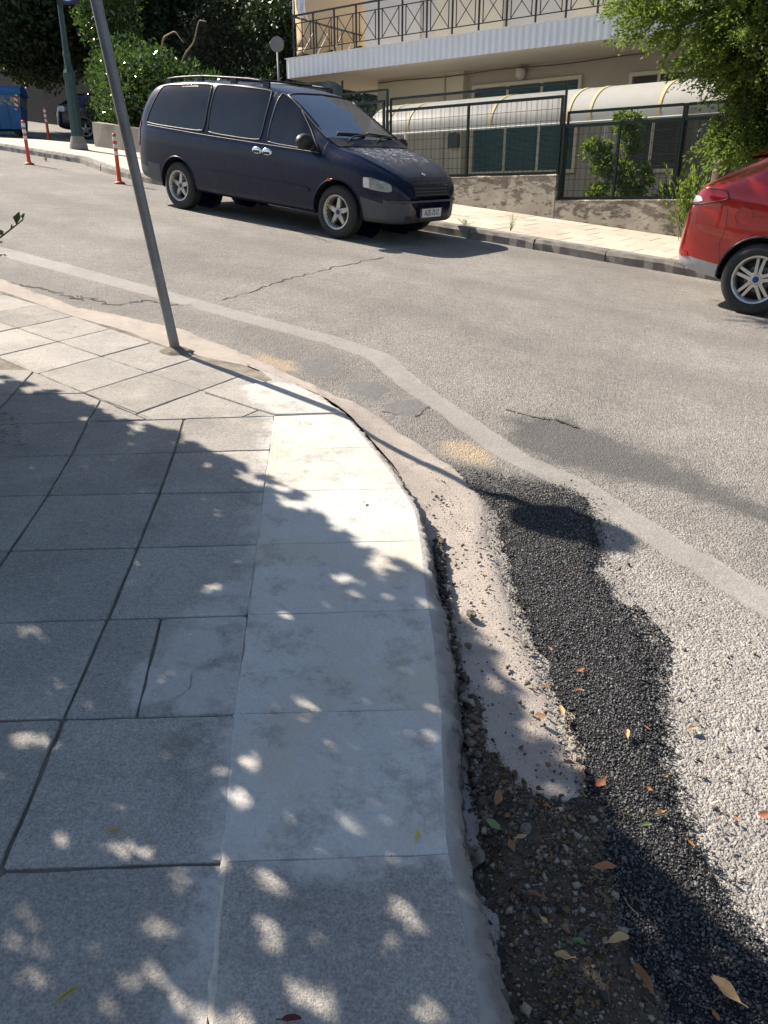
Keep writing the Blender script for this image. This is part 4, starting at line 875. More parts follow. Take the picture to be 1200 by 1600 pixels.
for g, mb in rs.groups(red_class, RAR).items():
    red_parts[g] = place_mesh('door_seam' if 'seam' in g else g, mb, dict(seam=M['blackp'], seam_far=M['blackp'], lower_cladding=M['silverp'], rear_window=M['glassd']).get(g, M['red']), red, True)
place_mesh('windscreen', rs.top_panel(lambda u, v: 1.24+(.36-1.24)*u, lambda u, v: (2*v-1)*(.74*(1-u)+.58*u), .006, 12, 12), M['glassd'], red, True)
P = []
for y in np.linspace(-.57, .57, 15):
    z1 = rs.z_at(-1.5, y); P.append([(-1.34, y, rs.z_at(-1.34, y)+.004), (-1.5, y, z1+.012), (-1.62, y, z1-.012), (-1.77, y*.97, z1-.050), (-1.765, y*.97, z1-.078), (-1.62, y, rs.z_at(-1.62, y)+.001)])
place_mesh('spoiler', MB().grid(P), M['red'], red, True)
for side in (-1, 1):
    for q in RW:
        place_mesh('side_window', rs.side_panel(quad_fn(q, .1), side, .004), M['glassd'], red, True)
        fn = quad_fn(q, .1); ring = [fn(u, 0) for u in np.linspace(0, 1, 12)]+[fn(1, v) for v in np.linspace(0, 1, 8)[1:]]+[fn(u, 1) for u in np.linspace(1, 0, 12)[1:]]+[fn(0, v) for v in np.linspace(1, 0, 8)[1:]]
        place_mesh('window_seal', MB().tube([(x, side*(rs.y_at(x, z)+.004), z) for x, z in ring], .010, 6), M['blackp'], red, True)
    tl = place_mesh('rear_light', rs.side_panel(quad_fn([(-2.215, .935), (-1.80, 1.045), (-1.86, 1.125), (-2.14, 1.115)], .12), side, .010, 18, 8), M['redlens'], red, True)
    fn = quad_fn([(-2.215, .935), (-1.80, 1.045), (-1.86, 1.125), (-2.14, 1.115)], .12); ring = [fn(u, 0) for u in np.linspace(0, 1, 12)]+[fn(1, v) for v in np.linspace(0, 1, 6)[1:]]+[fn(u, 1) for u in np.linspace(1, 0, 12)[1:]]+[fn(0, v) for v in np.linspace(1, 0, 6)[1:]]
    place_mesh('lamp_gasket', MB().tube([(x, side*(rs.y_at(x, z)+.008), z) for x, z in ring], .006, 6), M['blackp'], tl, True)
    place_mesh('light_inset', rs.side_panel(quad_fn([(-2.216, .965), (-2.07, 1.0), (-2.10, 1.04), (-2.175, 1.045)], .12), side, .015, 8, 6), M['whitelens'], tl, True)
    place_mesh('rear_reflector', rs.side_panel(quad_fn([(-2.20, .455), (-2.09, .45), (-2.12, .50), (-2.21, .505)], .1), side, .012, 6, 4), M['redlens'], red, True)
    place_mesh('bumper_edge', MB().tube([(x, side*(rs.y_at(x, z)+.001), z) for x, z in ((-1.745, .45), (-1.79, .62), (-1.77, .80), (-1.80, .97))], .0022, 5), M['blackp'], red)
    place_mesh('arch_lip', MB().tube([(-1.345+.405*math.cos(a), side*(rs.y_at(-1.345+.405*math.cos(a), max(.32, .345+.405*math.sin(a)))-.002), .345+.405*math.sin(a)) for a in np.linspace(-.1, math.pi+.1, 30)], .012, 6), M['blackp'], red, True)
    for ax in (-1.345, 1.345):
        wheel(red, ax, side*.81, .345, .225, side, 'twin', M['alloy'], .228)
        place_mesh('wheel_well', MB().grid([[(ax+.404*math.cos(a), side*y_, .345+.404*math.sin(a)) for y_ in (.42, .885)] for a in np.linspace(-.1, math.pi+.1, 20)]), M['blackp'], red); place_mesh('inner_wing', MB().box((ax, side*.42, .54), (.78, .02, .44)), M['blackp'], red)
    hx, hz = -1.62, .92
    if side < 0: place_mesh('fuel_flap', MB().tube([(hx+.085*math.cos(a), side*(rs.y_at(hx+.085*math.cos(a), hz+.085*math.sin(a))+.001), hz+.085*math.sin(a)) for a in np.linspace(0, 2*math.pi, 25)], .002, 5), plain('shut_line_red', (.12, .006, .006), .5), red)
    place_mesh('wing_mirror', MB().lathe([(0, -.06), (.06, -.05), (.085, 0), (.08, .05), (0, .055)], 14, Matrix.Translation((.72, side*1.0, 1.08)) @ Matrix.Rotation(-math.pi/2, 4, 'Y') @ Matrix.Diagonal((.9, 1.3, 1, 1))), M['red'], red, True)
    place_mesh('headlight', rs.side_panel(quad_fn([(1.75, .74), (2.14, .66), (2.10, .74), (1.72, .84)], .1), side, .008, 8, 6), M['lampglass'], red, True)
    for hx2 in (-.25, -1.0+.12): place_mesh('door_handle', MB().box((hx2, side*(rs.y_at(hx2, .98)+.015), .98), (.16, .03, .028)), M['red'], red)
number_plate(red, Matrix.Translation((-2.292, 0, .78)) @ Matrix.Rotation(math.pi, 4, 'Z') @ PM, '')

# ------------------------------------------------------------------ far pavement, kerb stones, yard
kerb = structure(bpy.data.objects.new('kerb', None)); COL.objects.link(kerb)
KL = [(4.5, 10.36), (-13.3, 10.36), (-15, 10.75), (-17, 11.55), (-19, 11.62), (-23.5, 11.55)]
def kerb_n(s_): return float(np.interp(-s_, [-a for a, b in KL], [b for a, b in KL]))
kw = .17
s0 = 4.4; ki = 0
while s0 > -23:
    L = 1.04; a, b = s0-.006, s0-L+.006; V = []
    for q in range(9):
        s_ = a+(b-a)*q/8; n_ = kerb_n(s_); jt = R.normal(0, .006, 4); ed = .012 if q in (0, 8) else 0
        V += [SN(s_, n_+.0+jt[0], -.03), SN(s_, n_+jt[0], .095+jt[1]*.5-ed), SN(s_, n_+.03+jt[2], .142+jt[3]*.5-ed), SN(s_, n_+kw, .148-ed*.5), SN(s_, n_+kw, .0)]
    fs = [(q*5+k, q*5+k+1, q*5+6+k, q*5+5+k) for q in range(8) for k in range(4)]+[(0, 1, 2, 3, 4), (44, 43, 42, 41, 40)]
    MB().add(V, fs).build('kerb_stone', M['kerbstone'], kerb); s0 -= L
NW = 13.1                                        # street face of the garden wall
far_pave = structure(MB().add([SN(a, b, .135) for a, b in ((4.5, 10.5), (-13.3, 10.5), (-15, 10.9), (-17, 11.7), (-19, 11.75), (-23.3, 11.7), (-22.5, 14.0), (-20.5, 15.2), (-18, 15.2), (-18, 13.9), (-13, 13.2), (4.5, 13.15))], [tuple(range(12))]).build('pavement', M['farslab']))
for i in range(-28, 8):
    for j in range(5):
        a0, a1 = i*.52, i*.52+.52; n0 = 10.36+kw+.005; n1 = NW-.01; b0, b1 = n0+(n1-n0)*j/5, n0+(n1-n0)*(j+1)/5
        if a0 < -14.3: continue
        st = .26*(j % 2)
        slab([SN(a0+st, b0)[:2], SN(a1+st, b0)[:2], SN(a1+st, b1)[:2], SN(a0+st, b1)[:2]], M['farslab'], far_pave, h=.150, gap=.004, thick=.04, seg=0, wob=0, tilt=.0025, chip=0)
yard = structure(MB().add([SN(a, b, .10) for a, b in ((6, NW+.2), (-16, NW+.2), (-16, 30), (6, 30))], [(0, 1, 2, 3)]).build('yard', concrete('yard_concrete', (.30, .28, .25), (.38, .36, .32))))

# ------------------------------------------------------------------ garden wall (stepped) and wire fence
def wall_mat():
    t = NT('peeling_render'); p = t.pos()
    col = t.mix(t.ramp(t.noise(2.5, 6, .65), .35, .65), (.46, .415, .34), (.58, .53, .44))
    k = t.n.new('ShaderNodeMapping'); k.inputs['Scale'].default_value = (1, 1, 2.2); t.L(p, k.inputs[0])
    rust = t.ramp(t.math('ADD', t.noise(5.0, 11, .74, k.outputs[0]), t.math('MULTIPLY', t.math('SUBTRACT', t.attr('rise'), .55), .20)), .52, .65); col = t.mix(t.math('MULTIPLY', rust, .7), col, t.mix(t.noise(20, 4), (.085, .055, .038), (.17, .12, .085)))
    col = t.mix(t.math('MULTIPLY', t.ramp(t.noise(11, 8, .7), .58, .7), .6), col, (.13, .11, .09))
    return t.set(col=col, rough=.92, normal=t.bump(t.math('ADD', t.noise(30, 6, .7), t.math('MULTIPLY', rust, -1.2)), .012), spec=.25)
M['wall'] = wall_mat()
def wall_piece(name, s0, s1, ztop, label, thick=.22, n0=NW, steps=24):
    o = SN((s0+s1)/2, n0+thick/2); mb = MB()
    ss = np.linspace(s0, s1, steps)
    V = []
    for s_ in ss:
        j1 = R.normal(0, .004, 3)
        V += [SN(s_, n0+j1[0], -.2), SN(s_, n0+j1[1], abs_z=ztop-.015), SN(s_, n0+.015, abs_z=ztop+j1[2]), SN(s_, n0+thick, abs_z=ztop), SN(s_, n0+thick, -.2)]
    fs = [(q*5+k, q*5+5+k, q*5+6+k, q*5+k+1) for q in range(steps-1) for k in range(4)]+[(4, 3, 2, 1, 0), tuple((steps-1)*5+k for k in range(5))]
    o = mb.add(V, fs).build(name, M['wall']); attr(o.data, 'rise', [0, 1, 1, 1, 0]*steps); return tag(o, label, 'wall')
wall_piece('garden_wall', -5.93, 4.5, 1.655, 'low stained render wall beside the red car, lower step of the two')
wall_piece('garden_wall', -12.9, -5.94, 2.055, 'low stained render wall behind the minivan bonnet, higher step of the two')
def net_mat(name, col, open_):
    t = NT(name); k = t.n.new('ShaderNodeBsdfTransparent'); mx = t.n.new('ShaderNodeMixShader'); t.set(col=col, rough=.7)
    f = t.lin(t.noise(3, 4), .3, .7, 1-open_-.04, 1-open_+.04)
    t._in(mx.inputs[0], f); t.L(k.outputs[0], mx.inputs[1]); t.L(t.b.outputs[0], mx.inputs[2]); t.L(mx.outputs[0], t.out.inputs[0]); return t.m
M['net'] = net_mat('green_garden_netting', (.012, .045, .040), .74)
M['netd'] = net_mat('dense_green_netting', (.010, .040, .034), .28)
def bar(mb, a, b, w=.04, d=.03): 
    a, b = Vector(a), Vector(b); t = (b-a).normalized(); up = Vector((0, 0, 1)) if abs(t.z) < .9 else Vector(SD); x = t.cross(up).normalized(); y = x.cross(t)
    r = [(-1, -1), (1, -1), (1, 1), (-1, 1)]; return mb.hexa([a+x*p*w/2+y*q*d/2 for p, q in r], [b+x*p*w/2+y*q*d/2 for p, q in r])
def fence(s0, s1, zb, zt, net_z, label, n_=NW+.10, back=True, nposts=1, dense=False):
    th = thing('wire_fence', label, 'fence', SN((s0+s1)/2, n_, abs_z=zb), 'wire fence sections on the garden wall')
    q = lambda s_, z, dn=0.: SN(s_, n_+dn, abs_z=z)
    for s_ in np.linspace(s0, s1, nposts+2): bar(MB(), q(s_, zb-.02), q(s_, zt), .05, .035).build('post', M['fencegreen'], th)
    for z in (zb+.02, zt-.02): bar(MB(), q(s0+.026, z), q(s1-.026, z), .03, .045).build('rail', M['fencegreen'], th)
    w = MB(); k = 0
    s_ = s0+.05
    while s_ < s1-.03:
        for dd in (0, .022) if k % 2 == 0 else (0,): w.tube([q(s_+dd, zb+.04, -.01), q(s_+dd, zt-.04, -.01)], .0034, 4, False)
        s_ += .095; k += 1
    z = zb+.14
    while z < zt-.04: w.tube([q(s0+.02, z, -.014), q(s1-.02, z, -.014)], .0042, 4, False); z += .17
    o = w.build('wire_mesh', M['fencegreen'], th); o['kind'] = 'stuff'
    if back:
        f = MB(); zz = zt+net_z
        for x in (s0, s1): bar(MB(), q(x, zb, .12), q(x, zz, .12), .04, .03).build('net_post', M['fencegreen'], th)
        bar(MB(), q(s0+.021, zz-.015, .12), q(s1-.021, zz-.015, .12), .03, .04).build('net_rail', M['fencegreen'], th)
        m = Matrix.Translation(Vector(q(s0, 0, .14))) @ Matrix((Vector(SD), Vector(ND), Vector((0, 0, 1)))).transposed().to_4x4()
        nt = link('netting', MB().add([(0, 0, zb), (s1-s0, 0, zb), (s1-s0, 0, zz-.03), (0, 0, zz-.03)], [(0, 1, 2, 3)]).mesh('netting', M['netd' if dense else 'net']), th, True); nt.matrix_basis = m
    return th
fence(-9.52, -5.97, 2.06, 3.245, .21, 'wire fence section right of the minivan windscreen, taller netting behind it')
fence(-5.90, -4.02, 1.66, 2.80, .21, 'wire fence section with the leafy climber growing behind it')
fence(-3.98, -1.6, 1.66, 2.80, .21, 'wire fence section behind the conifer trunk', dense=True)
fence(-12.9, -9.60, 2.06, 3.42, .20, 'wire fence section behind the minivan roof under the balcony end')

# ------------------------------------------------------------------ the house
house = thing('house', 'pale two-storey house with white ribbed balcony edge behind the wire fence', 'house', SN(-7, 17.5, .1))
M['cream'] = plain('cream_render', (.60, .545, .44), .9, 0, .08, 1.5, .002); M['beige'] = plain('shaded_cream_render', (.42, .38, .33), .9, 0, .07, 1.5, .002)  # second colour repeats the cream wall with its shade put into the colour
M['lilac'] = plain('pale_render', (.60, .56, .53), .9, 0, .05, 1.5, .002); M['frame'] = plain('cream_frame', (.62, .56, .45), .6, 0, .05, 5)
def louvre(name, col):
    t = NT(name); k = t.n.new('ShaderNodeSeparateXYZ'); t.L(t.pos(), k.inputs[0]); w = t.math('SINE', t.math('MULTIPLY', k.outputs[2], 130.))
    return t.set(col=t.scale(col, t.math('MULTIPLY', t.lin(t.noise(2, 5, .6), .3, .7, .8, 1.15), t.lin(w, -1, 1, .82, 1.08))), rough=.5, normal=t.bump(w, .006))
M['teal'] = louvre('teal_shutter', (.045, .105, .125)); M['darkshut'] = louvre('dark_grey_shutter', (.065, .060, .062))
M['pane'] = plain('dark_window_pane', (.03, .045, .06), .08, 0, .1, 2); M['sheet'] = plain('white_sheet_metal', (.84, .85, .86), .38, 0, .04, 3)
M['iron'] = plain('black_iron', (.018, .018, .02), .5, .2, .2, 9); M['soffit'] = plain('cream_soffit', (.62, .58, .50), .9, 0, .06, 2)
NH = 17.0
def hb(name, s0, s1, n0, n1, z0, z1, mat, parent=house):
    P = [SN(a, b, abs_z=0) for a, b in ((s0, n0), (s1, n0), (s1, n1), (s0, n1))]
    return MB().hexa([(p[0], p[1], z0) for p in P], [(p[0], p[1], z1) for p in P]).build(name, mat, parent)
hb('wall', -12.55, -10.14, NH, 24, .2, 4.40, M['cream'])
hb('wall', -10.139, 6, NH+.18, 24, .2, 4.40, M['beige'])
hb('upper_wall', -12.93, -11.35, NH-.0, 24, 4.78, 8.5, M['lilac']); hb('upper_wall', -11.349, 6, NH+.06, 24, 4.78, 8.5, plain('upper_render', (.57, .54, .51), .9, 0, .06, 1.5))
slab_o = hb('balcony_slab', -14.03, 6, 15.5, 24.2, 4.402, 4.75, M['soffit'])
# ribbed fascia: front and left return
V = []; fs = []
ss = np.arange(-14.09, 6, .036); q_ = []
for i, s_ in enumerate(ss): q_.append((s_, 15.46-(.018 if (i//2) % 2 else 0.)))
for s_, n_ in q_: V += [SN(s_, n_, abs_z=4.385), SN(s_, n_, abs_z=4.79)]
fs = [(2*i, 2*i+2, 2*i+3, 2*i+1) for i in range(len(q_)-1)]
fa = MB().add(V, fs).build('ribbed_fascia', M['sheet'], slab_o)
V = []
nn_ = np.arange(15.45, 24, .036)
for i, n_ in enumerate(nn_): 
    s_ = -14.075-(.018 if (i//2) % 2 else 0.); V += [SN(s_, n_, abs_z=4.385), SN(s_, n_, abs_z=4.79)]
MB().add(V, [(2*i, 2*i+1, 2*i+3, 2*i+2) for i in range(len(nn_)-1)]).build('ribbed_fascia', M['sheet'], slab_o)
hb('fascia_cap', -14.11, 6, 15.42, 15.56, 4.791, 4.803, M['sheet'], slab_o)
# railing: posts, rails and crossed bars
rail_o = MB(); zr0, zr1 = 4.80, 5.66
def rl(s_, z, n_=15.56): return SN(s_, n_, abs_z=z)
bar(rail_o, rl(-13.95, zr1), rl(6, zr1), .05, .03); railing = rail_o.build('railing', M['iron'], house)
bar(MB(), rl(-13.95, 5.50), rl(6, 5.50), .018, .018).build('rail', M['iron'], railing); bar(MB(), rl(-13.95, 4.95), rl(6, 4.95), .018, .018).build('rail', M['iron'], railing)
s_ = -13.93; k = 0
while s_ < -4.5:
    bar(MB(), rl(s_, zr0), rl(s_, zr1-.016), .03, .03).build('baluster', M['iron'], railing)
    a, b = s_+.09, s_+.53
    for x in (a, b): bar(MB(), rl(x, 4.96), rl(x, 5.49), .016, .016).build('upright', M['iron'], railing)
    bar(MB(), rl(a, 4.96), rl(b, 5.49), .014, .012).build('cross_bar', M['iron'], railing); bar(MB(), rl(a, 5.49, 15.575), rl(b, 4.96, 15.575), .014, .012).build('cross_bar', M['iron'], railing)
    s_ += .62; k += 1
bar(MB(), rl(-13.95, zr1), SN(-13.95, 20, abs_z=zr1), .05, .03).build('rail', M['iron'], railing)
for n_ in np.arange(15.9, 20, .5):
    bar(MB(), SN(-13.95, n_, abs_z=zr0), SN(-13.95, n_, abs_z=zr1-.016), .02, .02).build('baluster', M['iron'], railing)
    bar(MB(), SN(-13.95, n_, abs_z=4.96), SN(-13.95, n_+.45, abs_z=5.5), .014, .014).build('cross_bar', M['iron'], railing)
# ground-floor openings
def window(s0, s1, z0, z1, npan, mat, n_=NH+.18, depth=.07, fw=.07):
    fr = MB()
    for (a, b, c_, d_) in ((s0, s1, z1-fw, z1), (s0, s1, z0, z0+fw), (s0, s0+fw, z0+fw, z1-fw), (s1-fw, s1, z0+fw, z1-fw)):
        P = [SN(x, y, abs_z=0) for x, y in ((a, n_-depth), (b, n_-depth), (b, n_-.002), (a, n_-.002))]; fr.hexa([(p[0], p[1], c_) for p in P], [(p[0], p[1], d_) for p in P])
    w = fr.build('window', M['frame'], house)
    L = (s1-s0-2*fw)/npan
    for i in range(npan):
        a = s0+fw+i*L; hb('shutter', a+.03, a+L-.03, n_-.035, n_-.003, z0+fw, z1-fw, mat, w)
        if i: hb('mullion', a-.03, a+.03, n_-.055, n_-.004, z0+fw+.001, z1-fw-.001, M['frame'], w)
    return w
window(-9.98, -7.36, 2.24, 4.10, 3, M['teal']); window(-6.35, -5.15, 2.2, 4.05, 2, M['darkshut']); window(-4.6, -3.2, 2.2, 4.05, 2, M['darkshut']); window(-2.5, -.8, 2.2, 4.05, 2, M['teal'])
hb('window', -10.9, -9.2, NH-.02, NH+.055, 4.85, 7.0, M['frame']); hb('window', -7.6, -5.2, NH-.02, NH+.055, 4.85, 7.0, M['frame'])
# curved canopy over the ground-floor doors
def canopy_mat():
    t = NT('canopy_sheet'); t.set(col=t.scale((.72, .71, .67), t.lin(t.noise(2, 5, .6), .3, .7, .9, 1.06)), rough=.4); tr = t.n.new('ShaderNodeBsdfTranslucent'); tr.inputs[0].default_value = (.75, .76, .70, 1)
    mx = t.n.new('ShaderNodeMixShader'); mx.inputs[0].default_value = .45; t.L(t.b.outputs[0], mx.inputs[1]); t.L(tr.outputs[0], mx.inputs[2]); t.L(mx.outputs[0], t.out.inputs[0]); return t.m
car_p = thing('carport', 'white curved carport roof in the yard behind the wire fence', 'carport', SN(-7, 15, .1))
def canopy_curve(q): a = q*math.pi/2; return 15.42-1.2*math.sin(a), 2.93+.66*math.cos(a)**.9
can = MB().grid([[SN(s_, canopy_curve(q)[0], abs_z=canopy_curve(q)[1]) for q in np.linspace(0, 1, 13)] for s_ in np.linspace(-10.75, -1.2, 24)]).build('roof_sheet', canopy_mat(), car_p, True)
M['ochre'] = plain('ochre_strip', (.60, .47, .24), .6)
for s_ in (-10.3, -9.8, -7.9, -6.35, -5.95, -4.75, -3.2): MB().grid([[SN(s_+d_, canopy_curve(q)[0]-.006, abs_z=canopy_curve(q)[1]+.012) for q in np.linspace(0, 1, 13)] for d_ in (0, .05)]).build('roof_rib', M['ochre'], car_p, True)
MB().tube([SN(s_, canopy_curve(1)[0]-.01, abs_z=2.925) for s_ in (-10.77, -1.18)], .018, 6).build('gutter_edge', M['white'], car_p)
for s_ in (-10.6, -5.6, -1.4):
    for n_, z_ in ((14.26, 2.92), (15.40, 3.56)): MB().tube([SN(s_, n_, .05), SN(s_, n_, abs_z=z_)], .03, 8).build('post', M['white'], car_p)
# soffit cable, conduit, globe light, hose box on the wall
MB().tube([SN(s_, NH-.03+.0*s_, abs_z=4.34-.03*math.sin((s_+12)*1.1)**2) for s_ in np.linspace(-12.5, -6, 24)], .012, 5).build('cable', M['greyp'], house)
MB().tube([SN(-10.62, NH-.02, abs_z=z) for z in (2.1, 4.36)], .022, 6).build('drain_pipe', M['beige'], house)
gl = MB().lathe([(.0, -.11), (.07, -.09), (.115, -.03), (.118, .02), (.10, .07), (.10, .12)], 20, Matrix.Translation(Vector(SN(-8.75, NH+.06, abs_z=4.22))) @ Matrix.Rotation(rad(15), 4, 'X')).build('globe_light', plain('opal_glass', (.55, .50, .45), .3), house, True)
MB().lathe([(.10, .0), (.105, .03)], 16, Matrix.Translation(Vector(SN(-8.75, NH+.15, abs_z=4.22))) @ Matrix.Rotation(rad(-75), 4, 'X')).build('light_base', M['alloy'], gl)
bx_ = hb('meter_box', -10.44, -10.18, NH-.12, NH-.002, 2.83, 3.12, M['greyp']); MB().tube([SN(-10.31+.09*math.cos(a), NH-.13, abs_z=3.18+.07*math.sin(a)) for a in np.linspace(0, 2*math.pi, 13)], .014, 5).build('hose_loop', M['blackp'], bx_)
# awning on the balcony side
M['awn'] = plain('beige_awning_cloth', (.60, .44, .26), .9, 0, .08, 2)
aw = tag(MB().grid([[SN(-16.2+2.5*i/8, 18.2, abs_z=5.62+(6.9-5.62)*j/6-.10*math.sin(i/8*math.pi)*(1-j/6)) for j in range(7)] for i in range(9)]).grid([[SN(-16.2+2.5*i/8, 18.21, abs_z=5.40+.05*math.sin(i*2.1)+(5.63-5.40)*j/2) for j in range(3)] for i in range(9)]).build('awning', M['awn'], None, True), 'beige cloth awning let down at the left end of the balcony', 'awning')
md = aw.modifiers.new('thickness', 'SOLIDIFY'); md.thickness = .012

# dark green sheeting screen and parked trailer-like cover behind the van
scr = thing('tarpaulin_screen', 'dark green tarpaulin screen between the minivan roof and the house', 'screen', SN(-14, 15.0, .1))
M['tarp'] = plain('dark_green_tarpaulin', (.012, .034, .030), .45, 0, .2, 3, .004)
MB().grid([[SN(-15.8+3.6*i/18, 15.2+.03*math.sin(i*1.7+j), abs_z=2.0+(4.20-2.0)*j/8 - (.16*max(0, (i-16)/2)**2 if j == 8 else 0)) for j in range(9)] for i in range(19)]).build('sheet', M['tarp'], scr, True)
for s_ in (-15.8, -14.0, -12.25): MB().tube([SN(s_, 15.26, 0), SN(s_, 15.26, abs_z=4.18)], .025, 6).build('post', M['iron'], scr)
scw = thing('tarpaulin_screen', 'low green boarded screen in front of the far trees, left of the round sign', 'screen', SN(-19, 19.5, .0))
for i in range(6): hb('panel', -21.4+i*.72, -21.4+i*.72+.70, 19.5, 19.54, 2.4, 4.78-.03*i, plain('green_board', (.020, .050, .046), .55, 0, .15, 4), scw)

# ------------------------------------------------------------------ leaning sign pole in front, with its disc above the picture
pb = G(275, 549, HP); axis_ = Vector((-.277, -.089, 2.335)); pole = thing('sign_pole', 'leaning grey metal sign pole standing at the near pavement edge', 'sign pole', pb)
pp = [Vector(pb)+axis_*t for t in np.linspace(-.03, 1.10, 14)]
MB().tube(pp, [.030]*14, 16).build('post', M['steel'], pole, True)
hd = Vector((.86, .5, 0)).normalized(); vd = axis_.normalized(); vd = (vd-hd*vd.dot(hd)).normalized(); nd = hd.cross(vd)
dm = Matrix((hd, vd, nd)).transposed().to_4x4(); dm.translation = Vector(pb)+axis_*1.0+nd*.034
MB().lathe([(0, -.004), (.200, -.004), (.202, 0), (.200, .004), (0, .004)], 40, dm).build('sign_disc', M['steel'], pole)
M['rubble'] = concrete('mortar_rubble', (.30, .26, .21), (.44, .39, .32), 8, .01, .4)
cl = MB()
P = []
for i in range(14):
    a = 2*math.pi*i/14; P.append([(pb[0]+r*math.cos(a)*(1+.3*noise.noise(Vector((i*.9, r*20, 0)))), pb[1]+r*math.sin(a)*(1+.3*noise.noise(Vector((i*.9, r*20, 5)))), gz(pb[0]+r*math.cos(a), pb[1]+r*math.sin(a))+HP+z) for r, z in ((.028, .03), (.05, .024), (.075, .014), (.11, -.004))])
P.append(P[0]); cl.grid(P).build('mortar_footing', M['rubble'], pole)

# ------------------------------------------------------------------ bollards, lamp post, round sign, skip
def bollard(p, k, label):
    t = thing('bollard', label, 'bollard', Matrix.Translation(Vector(p)) @ Matrix.Diagonal((k, k, k, 1)), 'orange flexible bollards')
    place_mesh('base', MB().lathe([(.10, 0), (.10, .018), (.085, .03), (.055, .04), (0, .04)], 20), M['orange'], t, True)
    place_mesh('post', MB().lathe([(.047, .036), (.040, .07), (.036, .30), (.036, .80), (.034, .83), (.022, .845), (0, .85)], 18), M['orange'], t, True)
    for z in (.48, .60, .72): place_mesh('reflective_band', MB().lathe([(.0368, z), (.0374, z+.002), (.0374, z+.068), (.0368, z+.07)], 18), M['reflect'], t, True)
    return t
bollard(G(46, 257), 1.0, 'leftmost orange bollard with white bands, standing on the road')
bollard(G(77, 221.5), 1.12, 'farthest orange bollard, beside the blue skip and dark car')
bollard(G(187, 287), 1.0, 'orange bollard with worn bands standing just behind the minivan')
lp = thing('lamp_post', 'dark green cast lamp post on the pavement corner beside the bush', 'lamp post', SN(-19.2, 13.05, .13))
lb = Vector(SN(-19.2, 13.05, .13))
MB().lathe([(.23, 0), (.22, .10), (.18, .22), (.165, .28), (.16, .30)], 20, Matrix.Translation(lb)).build('pedestal', concrete('lamp_footing', (.20, .19, .17), (.30, .28, .25), 3), lp, True)
MB().lathe([(.16, .28), (.145, .5), (.13, 1.55), (.15, 1.62), (.152, 1.72), (.12, 1.80), (.085, 1.92)], 8, Matrix.Translation(lb)).build('shaft_base', M['lampgreen'], lp)
MB().lathe([(.085, 1.90), (.07, 2.4), (.058, 4.0), (.05, 6.5)], 12, Matrix.Translation(lb)).build('shaft', M['lampgreen'], lp, True)
MB().lathe([(.075, 2.05), (.092, 2.08), (.092, 2.14), (.072, 2.2)], 12, Matrix.Translation(lb)).build('collar', M['lampgreen'], lp, True)
MB().lathe([(.05, 6.5), (.20, 6.6), (.24, 7.0), (.10, 7.2), (0, 7.25)], 12, Matrix.Translation(lb)).build('lantern', plain('lantern_glass', (.6, .6, .58), .3), lp, True)
sg = thing('road_sign', 'blue round road sign on a dark plate high on the lamp post', 'sign', tuple(lb+Vector((0, 0, 3.3))))
sm = Matrix.Translation(lb+Vector((.25, -.12, 3.46))) @ Matrix.Rotation(math.pi/2, 4, 'X')
MB().box((0, 0, 0), (.55, .60, .03), sm.to_3x3()).build('plate', M['ink'], sg).data.transform(Matrix.Translation(sm.translation))
MB().lathe([(0, .02), (.25, .02)], 28, sm).build('blue_disc', plain('sign_blue', (.015, .09, .42), .35), sg); MB().lathe([(.185, .022), (.225, .022)], 28, sm).build('white_ring', M['white'], sg)
for z in (3.2, 3.48): MB().tube([lb+Vector((0, -.04, z)), lb+Vector((.2, -.10, z))], .02, 6).build('bracket', M['iron'], sg)
r2 = thing('round_sign', 'grey back of a round road sign on a thin post beyond the minivan roof', 'sign', SN(-18.2, 19.0, 0))
rb = Vector(SN(-18.2, 19.0, 0))
r2.matrix_basis = Matrix.Translation(Vector(SN(-17.65, 19.0, 0))); rb = Vector(SN(-17.65, 19.0, 0))
MB().tube([rb-Vector((0, 0, .1)), (rb.x, rb.y, 6.15)], .028, 8).build('post', M['steel'], r2, True)
MB().lathe([(0, -.006), (.205, -.006), (.205, .006), (0, .006)], 28, Matrix.Translation((rb.x, rb.y-.045, 5.94)) @ Matrix.Rotation(rad(90), 4, 'X')).build('sign_disc', plain('aluminium_sheet', (.20, .205, .21), .6, .1), r2)
sk_m = Matrix.Translation(Vector(SN(-26.0, 15.0, 0))) @ Matrix.Rotation(rad(12), 4, 'Z')
skip = thing('waste_skip', 'blue wheeled waste skip with yellow scrawl at the left edge', 'skip', sk_m @ Matrix.Diagonal((1.05, 1.05, 1.0, 1)))
def skip_mat():
    t = NT('blue_plastic_scrawled'); o = t.obj(); sx = t.n.new('ShaderNodeSeparateXYZ'); t.L(o, sx.inputs[0])
    z = t.math('MULTIPLY', t.ramp(sx.outputs[2], .80, .86), t.ramp(sx.outputs[2], 1.10, 1.02)); f = t.math('MULTIPLY', z, t.ramp(t.noise(5, 3, .5, o, 2.5), .47, .52))
    return t.set(col=t.mix(t.math('MULTIPLY', f, .8), t.scale((.014, .115, .30), t.lin(t.noise(3, 5, .6, o), .3, .7, .8, 1.15)), (.42, .32, .05)), rough=.5)
M['skip'] = skip_mat()
sb = place_mesh('body', MB().hexa([(-.78, -.42, .16), (.62, -.42, .16), (.62, .42, .16), (-.78, .42, .16)], [(-.90, -.52, 1.15), (.72, -.52, 1.15), (.72, .52, 1.15), (-.90, .52, 1.15)]), M['skip'], skip)
